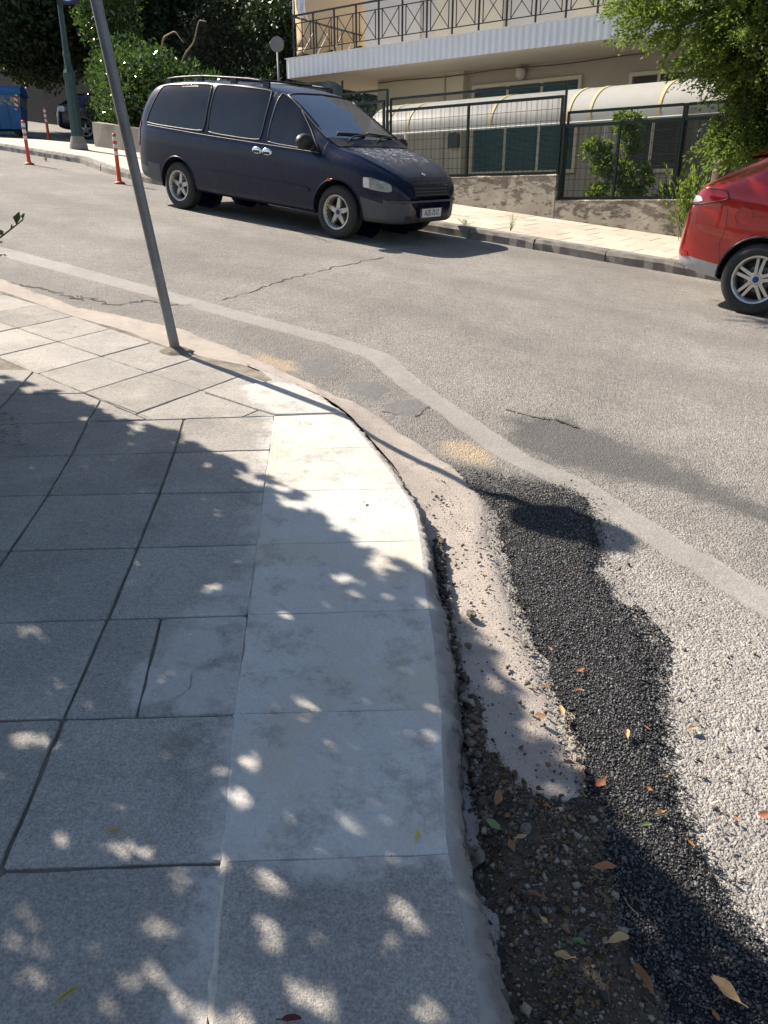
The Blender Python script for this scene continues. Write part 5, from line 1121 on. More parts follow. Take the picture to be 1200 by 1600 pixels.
for x in (-.6, -.3, 0, .3): place_mesh('rib', MB().hexa([(x-.02, -.445, .18), (x+.02, -.445, .18), (x+.02, -.41, .18), (x-.02, -.41, .18)], [(x-.02, -.54, 1.12), (x+.02, -.54, 1.12), (x+.02, -.5, 1.12), (x-.02, -.5, 1.12)]), M['skip'], sb)
place_mesh('rim', MB().box((-.09, 0, 1.17), (1.72, 1.14, .05)), M['skip'], skip)
P = [[(x, .56*math.cos(a), 1.20+.20*math.sin(a)) for a in np.linspace(0, math.pi, 9)] for x in (-.93, .75)]
place_mesh('lid', MB().grid(P).add(P[0], [tuple(range(9))]).add(P[1], [tuple(range(9))[::-1]]), plain('blue_lid', (.02, .13, .33), .45), skip)
for x in (-.55, .45):
    for y in (-.3, .3): place_mesh('wheel', MB().lathe([(0, -.03), (.09, -.03), (.09, .03), (0, .03)], 14, Matrix.Translation((x, y, .09)) @ Matrix.Rotation(math.pi/2, 4, 'X')), M['rubber'], skip)
st_ = place_mesh('warning_strip', MB().hexa([(.52, -.505, .70), (.62, -.505, .70), (.62, -.495, .70), (.52, -.495, .70)], [(.56, -.548, 1.12), (.66, -.548, 1.12), (.66, -.53, 1.12), (.56, -.53, 1.12)]), M['white'], skip)
for z in (.75, .90, 1.05): place_mesh('red_stripe', MB().hexa([(.52+(z-.7)*.1, -.517-(z-.7)*.1, z), (.62+(z-.7)*.1, -.517-(z-.7)*.1, z-.06), (.62+(z-.7)*.1, -.50-(z-.7)*.1, z-.06), (.52+(z-.7)*.1, -.50-(z-.7)*.1, z)], [(.527+(z-.7)*.1, -.524-(z-.7)*.1, z+.07), (.627+(z-.7)*.1, -.524-(z-.7)*.1, z+.01), (.627+(z-.7)*.1, -.507-(z-.7)*.1, z+.01), (.527+(z-.7)*.1, -.507-(z-.7)*.1, z+.07)]), M['redlens'], st_)
# dark parked car in the side street
dfw = Vector((.93, .36, 0)); dcp = G(90, 213)+np.array([.93, .36, 0])*2.2; dcp[2] = gz(dcp[0], dcp[1])
dk = thing('parked_car', 'dark blue parked car in the shade between the lamp post and the skip', 'car', ground_matrix(dcp, dfw) @ Matrix.Diagonal((.95, .95, .88, 1)))
for g, mb in rs.groups(lambda *a: (lambda c: 'body' if c == 'lower_cladding' else c)(red_class(*a)), RAR).items():
    place_mesh('door_seam' if 'seam' in g else g, mb, dict(seam=M['blackp'], seam_far=M['blackp'], rear_window=M['glassd']).get(g, M['darkblue']), dk, True)
for side in (-1, 1):
    for q in RW: place_mesh('side_window', rs.side_panel(quad_fn(q, .1), side, .004), M['glassd'], dk, True)
    place_mesh('rear_light', rs.side_panel(quad_fn([(-2.21, .90), (-1.98, .92), (-2.0, 1.10), (-2.16, 1.10)], .12), side, .010, 10, 8), M['whitelens'], dk, True)
    for ax in (-1.345, 1.345): wheel(dk, ax, side*.81, .345, .225, side, 'star', M['alloy'], .228)
number_plate(dk, Matrix.Translation((-2.292, 0, .80)) @ Matrix.Rotation(math.pi, 4, 'Z') @ PM, '')

# ------------------------------------------------------------------ foliage
def unit(v): return v/np.maximum(np.linalg.norm(v, axis=-1, keepdims=True), 1e-9)
def leaf_obj(name, P, A, size, width, mat, parent=None, fold=.15, tint=None):
    n = len(P); A = unit(A); S = unit(np.cross(A, unit(R.normal(size=(n, 3))))); N = np.cross(S, A); size = np.broadcast_to(np.asarray(size, float), (n,))[:, None]
    V = np.stack([P, P+A*size*.45+S*size*width+N*size*fold, P+A*size, P+A*size*.45-S*size*width+N*size*fold], 1).reshape(-1, 3)
    T = np.arange(n*4).reshape(n, 4); me = np_mesh(name, V, T, mat); t = R.random(n) if tint is None else tint; attr(me, 'tint', np.repeat(t, 4)); return link(name, me, parent)
def clump_points(C, rad_, per, flat=.8):
    C = np.asarray(C); n = len(C)*per; idx = np.repeat(np.arange(len(C)), per); o = R.normal(size=(n, 3)); o *= (R.random((n, 1))**.45)/np.linalg.norm(o, axis=1, keepdims=True)
    r_ = np.broadcast_to(np.asarray(rad_, float), (len(C),))[idx][:, None]; o = o*r_; o[:, 2] *= flat; return C[idx]+o, o, idx
def ellipsoid(c, r, n, shell=.55):
    o = unit(R.normal(size=(n, 3)))*(shell+(1-shell)*R.random((n, 1))**.6); return np.asarray(c)+o*np.asarray(r)
def limbs(base, top, centers, r0, mat, parent, k=10, name='trunk'):
    base, top = Vector(base), Vector(top); mb = MB(); pts = [base+(top-base)*t+Vector((noise.noise(Vector((t*3, base.x, 1))), noise.noise(Vector((t*3, base.y, 7))), 0))*.12*(0 < t < 1) for t in np.linspace(0, 1, 9)]
    mb.tube(pts, [r0*(1.25 if i == 0 else 1-.06*i) for i in range(9)], 10); tr = mb.build(name, mat, parent, True)
    ids = R.choice(len(centers), min(k, len(centers)), replace=False)
    for i in ids:
        c = Vector(centers[i]); s_ = pts[R.integers(4, 9)]; m = s_.lerp(c, .5)+Vector((0, 0, .15*(c-s_).length))
        MB().tube([s_, s_.lerp(m, .6), m, c], [r0*.42, r0*.33, r0*.22, r0*.07], 6).build('branch', mat, tr, True)
    return tr
M['lf_bush'] = leaf_mat('glossy_leaf', (.028, .060, .018), (.075, .13, .030), .28, .22, spec=.7)
M['lf_dark'] = leaf_mat('dark_leaf', (.016, .032, .014), (.038, .066, .024), .22, .5)
M['lf_olive'] = leaf_mat('olive_leaf', (.035, .048, .022), (.075, .088, .040), .25, .5)
M['lf_conifer'] = leaf_mat('conifer_spray', (.050, .085, .018), (.115, .175, .04), .46, .55, (.28, .42, .06))
M['lf_bright'] = leaf_mat('fresh_leaf', (.07, .13, .020), (.15, .22, .035), .45, .45, (.34, .46, .05))
M['lf_street'] = leaf_mat('street_tree_leaf', (.035, .065, .018), (.08, .13, .03), .3, .4)

# planter wall and the glossy hedge on it
V = []; pl = []
for s_ in np.linspace(-20.3, -12.95, 16): j = R.normal(0, .006, 2); V += [SN(s_, 14.3+j[0], -.1), SN(s_, 14.3+j[1], .74-.012*(s_+20.3)), SN(s_, 14.55, .75-.012*(s_+20.3)), SN(s_, 14.55, -.1)]
tag(MB().add(V, [(q*4+k, q*4+4+k, q*4+5+k, q*4+k+1) for q in range(15) for k in range(3)]+[(3, 2, 1, 0), (60, 61, 62, 63)]).build('planter_wall', plain('grey_concrete_wall', (.30, .275, .24), .92, 0, .25, 2.5, .01)), 'low grey concrete planter wall behind the rear of the minivan', 'wall')
bed = structure(MB().add([SN(a, b, .55) for a, b in ((-20.3, 14.5), (-13, 14.5), (-13, 19), (-20.3, 19))], [(0, 1, 2, 3)]).build('planting_bed', M['soil']))
def shrub(name, label, cat, blobs, nleaf, size, mat, base, group=None, stem=True, bark=None, clr=.35, per=60, up=.4, core=True):
    t = thing(name, label, cat, base, group); C = []
    for c, r, w in blobs: C.append(ellipsoid(c, r, max(6, int(nleaf*w/per))))
    C = np.vstack(C); P, o, idx = clump_points(C, clr*(.6+.8*R.random(len(C))), per)
    A = unit(o)*.8+R.normal(size=P.shape)*.7+np.array([0, 0, up]); leaf_obj('foliage', P, A, size*(.6+.8*R.random(len(P))), .30, mat, t)
    if stem:
        tp = np.mean([b[0] for b in blobs], axis=0); limbs(base, tp, C, stem if stem is not True else .06, bark or M['barkg'], t, 12, 'stem')
    return t
gzs = lambda s_, n_: float(SN(s_, n_)[2])
shrub('hedge_bush', 'dense glossy-leaved hedge bush on the planter wall beside the lamp post', 'bush', [(SN(-20.6, 16.0, abs_z=4.7), (1.1, 1.2, 1.25), .3), (SN(-19.2, 15.6, abs_z=4.35), (1.2, 1.0, 1.15), .35), (SN(-17.9, 15.9, abs_z=4.0), (1.2, .9, .95), .35)], 26000, .105, M['lf_bush'], SN(-19.2, 15.6, .5))
shrub('ivy_column', 'tall ivy-covered stem rising behind the lamp post', 'climber', [(SN(-22.1, 16.6, abs_z=4.6), (.75, .75, 1.6), .4), (SN(-22.3, 16.8, abs_z=7.0), (.8, .8, 1.6), .6)], 15000, .11, M['lf_bush'], SN(-22.0, 16.8, 0), stem=.10)
shrub('low_bush', 'low leafy bush spilling over the planter at the minivan tail', 'bush', [(SN(-16.2, 15.5, abs_z=3.7), (1.5, .8, .6), 1)], 6000, .09, M['lf_bush'], SN(-16.2, 15.5, .5))
def tree(name, label, base, top, blobs, nleaf, size, mat, r0=.16, bark=None, group='trees on the far slope', per=70, clr=.6):
    t = thing(name, label, 'tree', base, group); C = np.vstack([ellipsoid(c, r, max(8, int(nleaf*w/per)), .35) for c, r, w in blobs])
    P, o, idx = clump_points(C, clr*(.6+.8*R.random(len(C))), per); leaf_obj('crown', P, unit(o)*.6+R.normal(size=P.shape)*.8, size*(.6+.8*R.random(len(P))), .28, mat, t)
    limbs(base, top, C, r0, bark or M['barkg'], t, 14); return t
def TB(s_, n_): return SN(s_, n_, 0)
tree('pine_tree', 'dark spreading tree above the blue skip at the left edge', TB(-30.5, 16.5), SN(-30.2, 16.5, abs_z=9.5), [(SN(-31, 16.5, abs_z=9.6), (2.6, 2.4, 2.4), .5), (SN(-27.9, 17.5, abs_z=8.6), (1.7, 1.7, 1.9), .3), (SN(-33, 15.0, abs_z=7.6), (2.4, 2.0, 2.4), .35), (SN(-29.5, 19.0, abs_z=7.4), (2.0, 1.8, 1.6), .3)], 42000, .19, M['lf_dark'], .2)
tree('leaning_tree', 'thin curved-trunk tree behind the dark parked car', TB(-28.0, 20.5), SN(-27.0, 20.8, abs_z=8.6), [(SN(-27.0, 21.0, abs_z=9.0), (2.6, 2.2, 2.6), .6), (SN(-29.5, 21.5, abs_z=10.5), (2.4, 2.2, 2.2), .4)], 34000, .19, M['lf_dark'], .13)
tree('olive_tree', 'grey-green sparse tree left of the far white wall', TB(-26.0, 25.5), SN(-26.0, 25.5, abs_z=9.2), [(SN(-26.0, 25.3, abs_z=9.8), (2.4, 2.2, 1.8), 1)], 4000, .13, M['lf_olive'], .14)
tree('olive_tree', 'grey-green bushy tree in the middle of the far slope, above the minivan roof', TB(-23.5, 24.0), SN(-23.5, 24.0, abs_z=7.2), [(SN(-23.2, 24.0, abs_z=7.2), (2.7, 2.2, 2.0), .6), (SN(-24.5, 24.6, abs_z=9.2), (2.0, 1.8, 1.6), .4)], 17000, .15, M['lf_olive'], .14)
tree('dark_tree', 'dark leafy tree behind the round sign, left of the balcony', TB(-20.0, 24.0), SN(-19.6, 24.0, abs_z=7.6), [(SN(-19.6, 23.6, abs_z=7.2), (2.6, 2.0, 2.7), .65), (SN(-17.0, 23.4, abs_z=6.6), (2.0, 1.8, 2.2), .35)], 20000, .16, M['lf_dark'], .16)
tree('dark_tree', 'dark leafy tree showing through the left end of the balcony railing', TB(-16.2, 24.2), SN(-15.4, 24.2, abs_z=7.5), [(SN(-15.4, 24.6, abs_z=6.6), (2.0, 1.8, 2.4), 1)], 12000, .15, M['lf_dark'], .15)
shrub('slope_scrub', 'dark scrub on the slope below the far trees', 'bush', [(SN(-24.0, 21.5, abs_z=4.9), (2.0, 1.6, 1.3), .35), (SN(-20.5, 21.6, abs_z=4.5), (2.2, 1.5, 1.6), .35), (SN(-17.2, 21.5, abs_z=4.2), (2.0, 1.4, 1.5), .3)], 16000, .14, M['lf_dark'], SN(-20.5, 21.6, 0), clr=.5)
for pth in ([(-18.95, 15.7, 5.1), (-18.7, 15.7, 5.75), (-18.2, 15.7, 5.85), (-17.9, 15.7, 5.55)], [(-18.5, 15.9, 4.9), (-18.1, 15.9, 5.35), (-17.75, 15.9, 5.55), (-17.65, 15.9, 5.7), (-17.5, 15.9, 6.05), (-17.2, 15.9, 5.98)]):
    Pq = smooth_curve(np.array([SN(a, b, abs_z=c) for a, b, c in pth]), 24); tag(MB().tube(Pq, list(np.linspace(.03, .012, 24)), 6).build('bare_shoot', plain('dry_stem', (.30, .24, .14), .9), None, True), ('bare arching shoot growing out of the hedge bush, left of the two' if pth[0][0] < -18.6 else 'bare hooked shoot growing out of the hedge bush, right of the two'), 'shoot', 'bare shoots above the hedge')
# buildings beyond the trees
def building(label, s0, s1, n0, n1, z1, mat, wins, roof=None):
    t = thing('far_building', label, 'building', SN((s0+s1)/2, n0, 0)); w = hb('wall', s0, s1, n0, n1, 1.0, z1, mat, t)
    for (a, b, c_, d_) in wins: q = hb('window', a, b, n0-.03, n0+.02, c_, d_, M['pane'], t); hb('sill', a-.05, b+.05, n0-.10, n0-.031, c_-.06, c_, mat, q)
    if roof: hb('roof', s0-.5, s1+.5, n0-.7, n1+.7, z1, z1+.55, roof, t)
    return t
building('pale building glimpsed through branches above the hedge', -44, -31.6, 31, 40, 14.0, plain('far_white_render', (.55, .54, .53), .9), [(-43+2.2*i, -42+2.2*i, z, z+1.4) for i in range(5) for z in (8.3, 11.2)])
building('building with a blue-grey roof edge beyond the trees', -31.0, -24.5, 33, 42, 10.0, plain('far_brown_render', (.20, .16, .13), .9), [(-30.2+1.8*i, -29.2+1.8*i, 8.0, 9.2) for i in range(3)], plain('blue_grey_roof', (.20, .25, .33), .5))
building('dark shaded building behind the skip', -46, -31, 22.5, 30, 9.5, plain('dark_render', (.06, .055, .05), .9), [])

# climber behind the fence, bright shoots by the red car, weeds at the kerb
cb = SN(-4.95, 13.62, .1)
shrub('climbing_shrub', 'leafy climbing shrub behind the wire fence, trained in an S shape', 'shrub', [(SN(-4.98, 13.55, abs_z=2.80), (.22, .14, .20), .14), (SN(-4.9, 13.55, abs_z=2.52), (.16, .12, .16), .08), (SN(-5.45, 13.55, abs_z=2.38), (.26, .15, .20), .17), (SN(-5.15, 13.55, abs_z=2.14), (.30, .15, .20), .18), (SN(-4.72, 13.55, abs_z=1.98), (.26, .15, .26), .18), (SN(-5.1, 13.55, abs_z=1.72), (.46, .18, .20), .2), (SN(-4.2, 13.55, abs_z=1.72), (.16, .12, .14), .06)], 5200, .062, M['lf_bright'], cb, stem=.022, clr=.09, per=26)
cs = SN(-3.62, 12.86, .15)
t_ = thing('bright_shrub', 'bright yellow-green seedling shrub between the wall and the red car', 'shrub', cs)
P0 = np.array([cs+np.array([R.normal(0, .07), R.normal(0, .05), 0]) for i in range(46)]); tips = P0+np.c_[R.normal(0, .20, 46), R.normal(0, .10, 46), R.uniform(.45, 1.05, 46)]
q = np.linspace(.25, 1, 18); PP = (P0[:, None]+(tips-P0)[:, None]*q[None, :, None]).reshape(-1, 3)+R.normal(0, .022, (46*18, 3)); leaf_obj('foliage', PP, np.repeat(tips-P0, 18, 0)+R.normal(0, .35, PP.shape), .085, .16, M['lf_bright'], t_)
st_m = MB()
for a, b in list(zip(P0, tips))[:14]: MB().tube([a, (a+b)/2, b], [.006, .004, .002], 5).build('stem', M['twig'], t_)
for i, (u, v, lab) in enumerate(((797, 362, 'tall weed sprig growing from the far kerb joint'), (728, 352, 'small weed sprig at the kerb in front of the minivan'), (72, 252, 'weed tuft at the foot of the far kerb near the left bollard'))):
    b = G(u, v, .14 if i < 2 else .0); tw_ = thing('weed', lab, 'weed', b)
    tips = b+np.c_[R.normal(0, .04, 9), R.normal(0, .03, 9), R.uniform(.05, (.26, .10, .14)[i], 9)]; PP = (b+(tips-b)[:, None]*np.linspace(.3, 1, 7)[None, :, None]).reshape(-1, 3)
    leaf_obj('foliage', PP, np.repeat(tips-b, 7, 0)+R.normal(0, .12, PP.shape), .026, .2, M['lf_bright'], tw_)
    for q in tips: MB().tube([b, (b+q)/2, q], [.003, .002, .001], 4).build('stem', M['twig'], tw_)

# conifer on the far pavement at the right
kb = SN(-3.22, 12.78, .12); cz = kb[2]
con = thing('conifer_tree', 'broad conifer with yellow-green sprays overhanging the fence at the right', 'tree', kb)
C = np.vstack([ellipsoid(SN(-2.4, 12.1, abs_z=cz+4.5), (2.4, 2.2, 2.0), 620, .3), ellipsoid(SN(-3.75, 12.5, abs_z=cz+3.6), (1.25, 1.1, 1.0), 330, .25), ellipsoid(SN(-1.5, 11.7, abs_z=cz+3.2), (1.7, 1.6, 1.4), 380, .25), ellipsoid(SN(-2.95, 12.4, abs_z=cz+2.6), (.95, .75, .5), 130, .2), ellipsoid(SN(-2.3, 12.5, abs_z=cz+1.75), (.8, .5, .35), 90, .2), ellipsoid(SN(-2.0, 12.3, abs_z=cz+2.5), (1.2, .9, .7), 240, .2), ellipsoid(SN(-2.9, 12.3, abs_z=cz+2.4), (.6, .6, .4), 110, .2), ellipsoid(SN(-2.7, 12.2, abs_z=cz+1.55), (.6, .5, .4), 120, .2)])
C = np.vstack([C, ellipsoid(SN(-5.6, 8.9, abs_z=5.35), (1.1, 1.0, .45), 110, .2), ellipsoid(SN(-2.8, 10.6, abs_z=5.2), (1.4, 1.2, .8), 150, .2)])  # unseen foliage high over the road, added to shade the red car
ax0 = np.array(SN(-2.7, 12.8, abs_z=cz+3.2)); dirs = unit(C-ax0)*np.array([1, 1, .5])+np.array([0, 0, -.08])+R.normal(0, .18, C.shape); dirs = unit(dirs)
Pn = []; An = []
for c, d_ in zip(C, dirs):                       # each clump is a flat feathery spray
    n_ = 8; side = unit(np.cross(d_, unit(np.array([R.normal(0, .3), R.normal(0, .3), 1]))))
    for k in range(n_):
        ang = R.normal(0, .55); dd_ = unit(d_*math.cos(ang)+side*math.sin(ang)+R.normal(0, .12, 3)); L = R.uniform(.16, .40); m_ = 12
        q = np.linspace(0, 1, m_)[:, None]; base_ = c+dd_*q*L+np.array([0, 0, -.10])*q**2; Pn.append(base_+R.normal(0, .012, (m_, 3))); An.append(dd_*.8+R.normal(0, .45, (m_, 3)))
Pn = np.vstack(Pn); An = np.vstack(An); leaf_obj('crown', Pn, An, .056*(.6+.8*R.random(len(Pn))), .22, M['lf_conifer'], con)
limbs(kb, SN(-3.0, 12.7, abs_z=cz+4.6), C, .14, M['bark'], con, 46)
tip = np.vstack([SN(-5.15, 12.95, abs_z=cz+3.55), SN(-5.0, 12.9, abs_z=cz+3.05)])
for q in tip: MB().tube([Vector(SN(-3.9, 12.9, abs_z=cz+3.6)), Vector(q)], [.03, .008], 6).build('branch', M['bark'], con)
Pq = np.vstack([q+(np.array(SN(-4.3, 12.9, abs_z=cz+3.5))-q)*t for q in tip for t in np.linspace(0, .8, 26)]); Pq = np.repeat(Pq, 7, 0)+R.normal(0, .07, (len(Pq)*7, 3)); leaf_obj('spray', Pq, R.normal(0, .6, Pq.shape)+np.array([-.6, .2, .2]), .06, .22, M['lf_conifer'], con)['kind'] = 'stuff'
tag(MB().grid([[SN(-13.98+.02*j, 15.7+.30*i/6+.03*math.sin(j*1.3), abs_z=6.1-.42*j/6+.05*math.sin(i*1.1+j*.7)) for j in range(7)] for i in range(7)]).build('flag', plain('white_blue_cloth', (.62, .66, .74), .9, 0, .2, 8), None, True), 'small pale flag hanging at the left corner of the balcony', 'flag').modifiers.new('thickness', 'SOLIDIFY').thickness = .006
MB_ = MB().tube([SN(-13.95, 15.57, abs_z=4.8), SN(-13.97, 15.66, abs_z=6.3)], .012, 6); tag(MB_.build('flag_pole', M['white'], None, True), 'thin pale flag staff at the left corner of the balcony', 'flag staff')

# ------------------------------------------------------------------ street tree beside the camera: it stands left of the picture and shades the pavement
tb = np.array([-4.3, 4.9, 0]); tb[2] = gz(tb[0], tb[1])+HP
stree = thing('street_tree', 'small-leaved street tree at the left edge, mostly out of the picture, shading the pavement', 'tree', tb)
SHADE = px([(-900, 520), (-300, 560), (0, 585), (90, 612), (190, 655), (270, 672), (345, 712), (430, 742), (520, 800), (610, 860), (690, 915), (735, 985), (775, 1060), (850, 1100), (880, 1170), (925, 1235), (985, 1290), (1060, 1330), (1140, 1410), (1210, 1500), (1260, 1700), (1000, 2400), (-600, 2400), (-2200, 1100)], HP)
lo, hi = SHADE[:, :2].min(0), SHADE[:, :2].max(0); lo = np.maximum(lo, (-5.2, -1.6))
nl = 125000; qx = lo[0]+(hi[0]-lo[0])*R.random(nl); qy = lo[1]+(hi[1]-lo[1])*R.random(nl)
sd = sdf(qx, qy, SHADE)
HOLES = [(605, 1252, 15), (545, 1290, 17), (640, 1452, 20), (628, 1415, 16), (420, 1497, 15), (382, 1245, 17), (400, 1187, 13), (280, 1375, 26), (265, 1440, 18), (155, 1478, 18), (490, 1105, 18), (470, 1090, 12), (25, 1440, 15), (60, 1500, 22), (205, 1335, 16), (180, 1320, 12), (225, 1530, 14), (165, 1560, 12), (290, 1560, 20), (320, 1590, 20), (610, 1555, 26), (520, 1580, 26), (470, 1570, 18), (700, 1590, 20), (440, 1390, 14), (350, 1340, 16), (130, 830, 9), (115, 845, 8), (65, 985, 12), (40, 990, 10), (95, 990, 9), (335, 920, 11), (450, 960, 13), (540, 905, 15), (600, 905, 15), (560, 930, 10), (660, 950, 14), (455, 1000, 9), (690, 1110, 10), (800, 1150, 22), (620, 1180, 8), (75, 1160, 12), (35, 1150, 9), (100, 1190, 7), (245, 1210, 7), (0, 1310, 10), (870, 1420, 22), (940, 1350, 14), (1010, 1440, 22), (980, 1560, 26), (900, 1580, 22), (1100, 1480, 16), (290, 860, 7), (215, 880, 7), (365, 880, 6), (200, 760, 6)]
keep = sd < -.005
dens = .5+.5*vnoise(qx, qy, 9, 21, 2)
near_b = np.clip((2.6-qy)/1.6, 0, 1)                       # the crown thins towards its lower skirt
HOLES = [(u, v, min(r_, 14)) for u, v, r_ in HOLES]+[(R.uniform(-40, 780), R.uniform(1120, 1640), R.uniform(1, 7)) for _ in range(85)]+[(R.uniform(-20, 660), R.uniform(760, 1120), R.uniform(0, 4)) for _ in range(20)]
keep &= ~((sd > -.14) & (vnoise(qx, qy, 12, 33, 2) > .12))
for u, v, r_ in HOLES:
    c_ = G(u, v, HP); dpt = np.linalg.norm(c_-np.array([0, 0, H])); keep &= (np.hypot(qx-c_[0], qy-c_[1]) > r_*dpt/1200*.95+.015)
qx, qy = qx[keep], qy[keep]; hh = R.uniform(1.3, 2.5, len(qx))+.25*vnoise(qx, qy, 1.5, 41)
def lift(h_): return np.c_[qx, qy, gz(qx, qy)+HP]+np.array(TOSUN)*(h_/math.sin(SUN_EL))[:, None]
for _ in range(8):                               # keep the crown clear of the view: branches over the kerb hang higher
    LP = lift(hh); dep = LP[:, 1]*cT-(LP[:, 2]-H)*sT; uu = 600+F*LP[:, 0]/dep; vv = 800+F*(-LP[:, 1]*sT-(LP[:, 2]-H)*cT)/dep
    hh = np.where((dep > 0) & (uu > -120) & (vv > -160), hh+.4, hh)
LP = lift(hh)
LA = R.normal(0, .7, LP.shape)+np.array([0, 0, -.15]); LP = LP-unit(LA)*.022
leaf_obj('crown', LP, LA, .068*(.7+.5*R.random(len(LP))), .35, M['lf_street'], stree)
limbs(tb, tb+np.array([.3, -.3, 2.6]), LP, .13, M['barkg'], stree, 60)
# the twigs that reach into the picture at its left edge
def cam_pt(u, v, dist): r_ = ray(u, v); return np.array([0, 0, H])+r_/F*dist
for pth, lf in (([(-330, 440, 3.4), (-120, 415, 3.1), (-20, 386, 2.9), (10, 364, 2.85), (36, 343, 2.8)], 24), ([(-330, 440, 3.4), (-110, 430, 3.0), (-30, 412, 2.8), (2, 398, 2.75)], 9)):
    W_ = smooth_curve(np.array([cam_pt(*q) for q in pth]), 40); MB().tube(W_, list(np.linspace(.012, .0022, 40)), 6).build('twig', M['twig'], stree, True)
    ix = np.linspace(18, 39, lf).astype(int); dtw = W_[-1]-W_[-8]; A = dtw/np.linalg.norm(dtw)+R.normal(0, .75, (lf, 3)); [leaf_obj('leaf', W_[k:k+1], A[q:q+1], .046*(.7+.5*R.random()), .27, M['lf_street'], stree) for q, k in enumerate(ix)]

# ------------------------------------------------------------------ fallen leaves and litter
M['dry'] = [plain('dry_leaf_brown', (.26, .13, .06), .8, 0, .25, 30), plain('dry_leaf_tan', (.42, .28, .14), .8, 0, .25, 30), plain('dry_leaf_rust', (.34, .14, .065), .75, 0, .2, 30), plain('leaf_green', (.13, .19, .07), .6, 0, .2, 30), plain('leaf_yellow', (.48, .40, .10), .7, 0, .2, 30), plain('leaf_dark_red', (.14, .02, .02), .6, 0, .2, 30)]
ORD = ['topmost', 'second from the top', 'third from the top', 'fourth from the top', 'fifth from the top', 'sixth from the top', 'seventh from the top', 'eighth from the top', 'lowest']
def leaf_at(u, v, L, ang, col, h, label, group=None, wd=None, curl=.5):
    wd = wd or R.uniform(.34, .62)
    p = G(u, v, h); P = []; c_, s_ = math.cos(ang), math.sin(ang); cu = curl*(.3+1.2*R.random()); tw = R.normal(0, .25); asy = R.uniform(-.3, .3); ph = R.uniform(0, 6)
    for i in range(7):
        x = i/6; w = wd*L*math.sin(math.pi*min(1, x*.93+.04))**.8*.5; row = []
        for j in (-1, -.5, 0, .5, 1):
            lx, ly = (x-.5)*L+asy*L*.25*j*j, j*w*(1+asy*np.sign(j))*(1+.16*math.sin(9*x+ph+j)); lz = cu*L*(abs(j)**1.5*.35*math.sin(math.pi*x)+.6*(x-.5)**2)+tw*ly+.004
            X_, Y_ = p[0]+c_*lx-s_*ly, p[1]+s_*lx+c_*ly; row.append((X_, Y_, gz(X_, Y_)+h+lz))
        P.append(row)
    mb = MB().grid(P); q0 = P[0][2]; mb.tube([(q0[0]-c_*L*.22, q0[1]-s_*L*.22, q0[2]+.003), q0], [.0007, .0012], 4)
    t = thing('fallen_leaf', label, 'leaf', p, group); b_ = MB().grid(P).build('blade', M['dry'][col], t, True)
    MB().tube([(q0[0]-c_*L*.22, q0[1]-s_*L*.22, q0[2]+.003), q0], [.0007, .0012], 4).build('stalk', M['dry'][col], t); return t
for oi, (u, v, L, col) in enumerate(sorted([(907, 1048, .034, 2), (1012, 1140, .022, 2), (980, 1150, .036, 1), (1030, 1273, .030, 1), (1080, 1320, .022, 2), (905, 1080, .020, 2), (860, 1015, .016, 2), (1015, 1235, .016, 2), (1118, 1590, .02, 0)], key=lambda q: q[1])):
    leaf_at(u, v, L, R.uniform(0, 6.28), col, .036, 'small dry brown leaf lying on the black asphalt patch, ' + ORD[oi], 'dry leaves on the black asphalt patch')
leaf_at(945, 1357, .052, .1, 2, .036, 'bright rust-coloured leaf at the edge of the black patch')
leaf_at(965, 1472, .050, .3, 1, .045, 'flat tan leaf on the dirt at the bottom of the gutter')
leaf_at(1006, 1536, .062, 1.9, 0, .040, 'long curled brown leaf near the bottom of the black patch')
leaf_at(1135, 1552, .062, 2.2, 1, .038, 'large pale tan leaf in the bottom right corner')
leaf_at(1010, 1291, .030, .2, 3, .036, 'small green leaf on the black patch beside a tan one')
for oi, (u, v, L, col) in enumerate(sorted([(878, 1112, .040, 1), (845, 1120, .034, 0), (938, 1224, .040, 2), (888, 1195, .034, 0), (850, 1075, .026, 0), (835, 1080, .02, 0)], key=lambda q: q[1])):
    leaf_at(u, v, L, R.uniform(0, 6.28), col, .034, 'dry leaf lying on the pale concrete gutter, ' + ORD[oi], 'dry leaves in the gutter')
for oi, (u, v, L, col) in enumerate(sorted([(1082, 1140, .034, 1), (1195, 1275, .036, 2), (1150, 1282, .018, 2), (1130, 1166, .018, 3), (1040, 1215, .014, 1)], key=lambda q: q[1])):
    leaf_at(u, v, L, R.uniform(0, 6.28), col, .010, 'leaf lying on the pale coarse asphalt, ' + ORD[oi], 'leaves on the pale asphalt')
for oi, (u, v, L, col) in enumerate(sorted([(778, 1248, .050, 0), (800, 1325, .034, 0), (815, 1310, .03, 1), (880, 1497, .034, 1), (905, 1475, .030, 3), (770, 1290, .04, 3), (835, 1400, .03, 0), (850, 1440, .02, 1)], key=lambda q: q[1])):
    leaf_at(u, v, L, R.uniform(0, 6.28), col, .048, 'leaf among the dirt at the foot of the kerb, ' + ORD[oi], 'leaves in the gutter dirt')
leaf_at(652, 1308, .026, 1.3, 4, HP+.004, 'yellow leaf on the whitewashed pavement edge')
leaf_at(570, 786, .022, 1.4, 1, HP+.006, 'tiny tan leaf on the sunlit whitewashed bay')
leaf_at(180, 1300, .026, .2, 1, HP+.004, 'small tan scrap of leaf on the shaded grey slab')
leaf_at(110, 1555, .044, .7, 4, HP+.004, 'long thin yellow-brown leaf on the slab at the bottom left', None, .2)
leaf_at(455, 1597, .036, .1, 5, HP+.006, 'dark red leaf scrap at the bottom edge of the pavement')
sticks = MB()
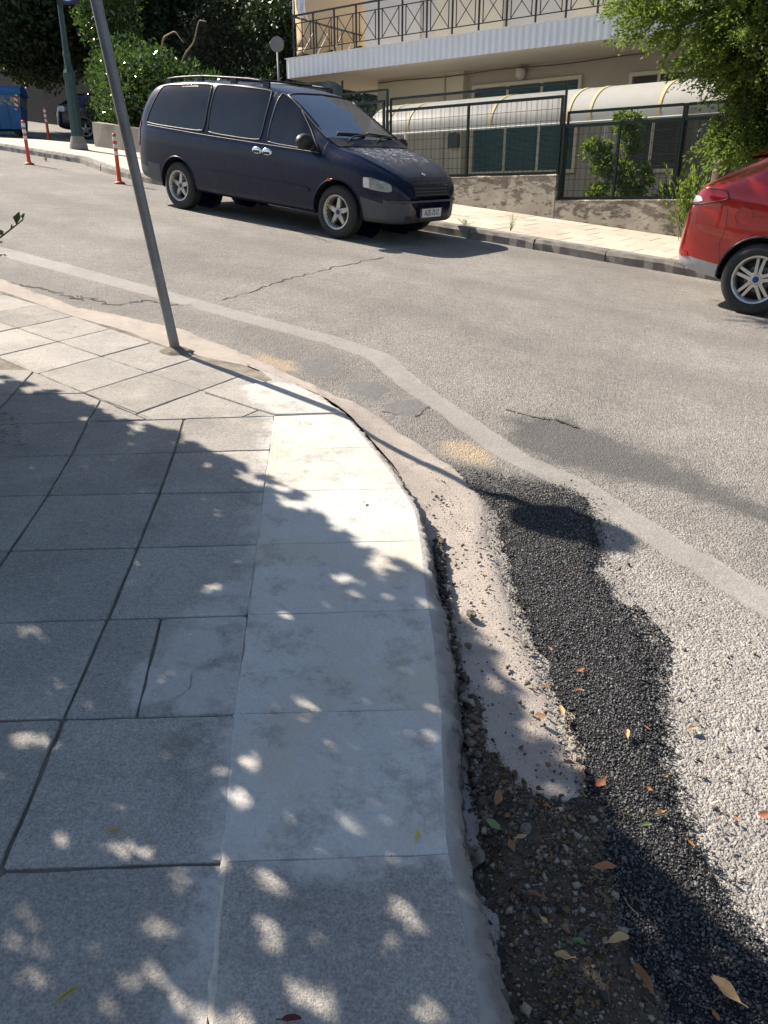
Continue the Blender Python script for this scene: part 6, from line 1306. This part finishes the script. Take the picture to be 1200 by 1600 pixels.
for i in range(42):
    u, v = R.uniform(880, 1150), R.uniform(1240, 1590); p = G(u, v, .040); a = R.uniform(0, 6.28); L = R.uniform(.02, .06)
    sticks.tube([p, p+np.array([math.cos(a)*L*.5, math.sin(a)*L*.5, gz(math.cos(a)*L*.5, math.sin(a)*L*.5)+.004]), p+np.array([math.cos(a+.3)*L, math.sin(a+.3)*L, gz(math.cos(a+.3)*L, math.sin(a+.3)*L)])], .0008, 4)
sticks.build('pine_needles', M['twig'])['kind'] = 'stuff'
tdb = MB()
for i in range(70):
    u, v = R.uniform(-30, 34), R.uniform(645, 700); p = G(u, v, HP+.006); a = R.uniform(0, 6.28); L = R.uniform(.01, .05)
    tdb.tube([p, p+np.array([math.cos(a)*L, math.sin(a)*L, gz(math.cos(a)*L, math.sin(a)*L)+R.random()*.006])], .0012, 4)
tdb.build('dry_litter', M['twig'])['kind'] = 'stuff'
for (u, v, r_, lab) in ((736, 962, .02, 'pale stone lying in the slot at the foot of the kerb'), (822, 1297, .016, 'white stone on the gutter dirt'), (745, 1340, .022, 'pale stone wedged against the kerb lip'), (732, 1010, .014, 'small stone in the kerb slot')):
    p = G(u, v, .034); B = unit(R.normal(size=(1, 3))); ic = []
    mb = MB().lathe([(0, -.8), (.7, -.6), (1, 0), (.75, .6), (0, .8)], 8, Matrix.Translation(Vector(p)+Vector((0, 0, r_*.3))) @ Matrix.Rotation(R.random()*3, 4, 'Z') @ Matrix.Diagonal((r_*1.2, r_*.9, r_*.7, 1)))
    mb.v = [tuple(np.array(q)+R.normal(0, r_*.08, 3)) for q in mb.v]; tag(mb.build('stone', M['rubble']), lab, 'stone')

# crushed leaf crumbs gathered in the gutter dirt
q = scatter_in(px([(705, 1030), (760, 1180), (860, 1265), (930, 1300), (950, 1420), (1000, 1600), (860, 1620), (780, 1400), (735, 1200)]), 420); hq, _ = so_h(q[:, 0], q[:, 1])
A = R.normal(0, 1, (420, 3)); A[:, 2] = A[:, 2]*.15+gz(A[:, 0], A[:, 1]); lc = leaf_obj('leaf_crumbs', np.c_[q, np.maximum(hq, gz(q[:, 0], q[:, 1])+.03)+.004], A, R.uniform(.006, .022, 420), .38, leaf_mat('dry_crumb', (.075, .045, .022), (.21, .13, .065), .12, .8), None, .25); lc['kind'] = 'stuff'
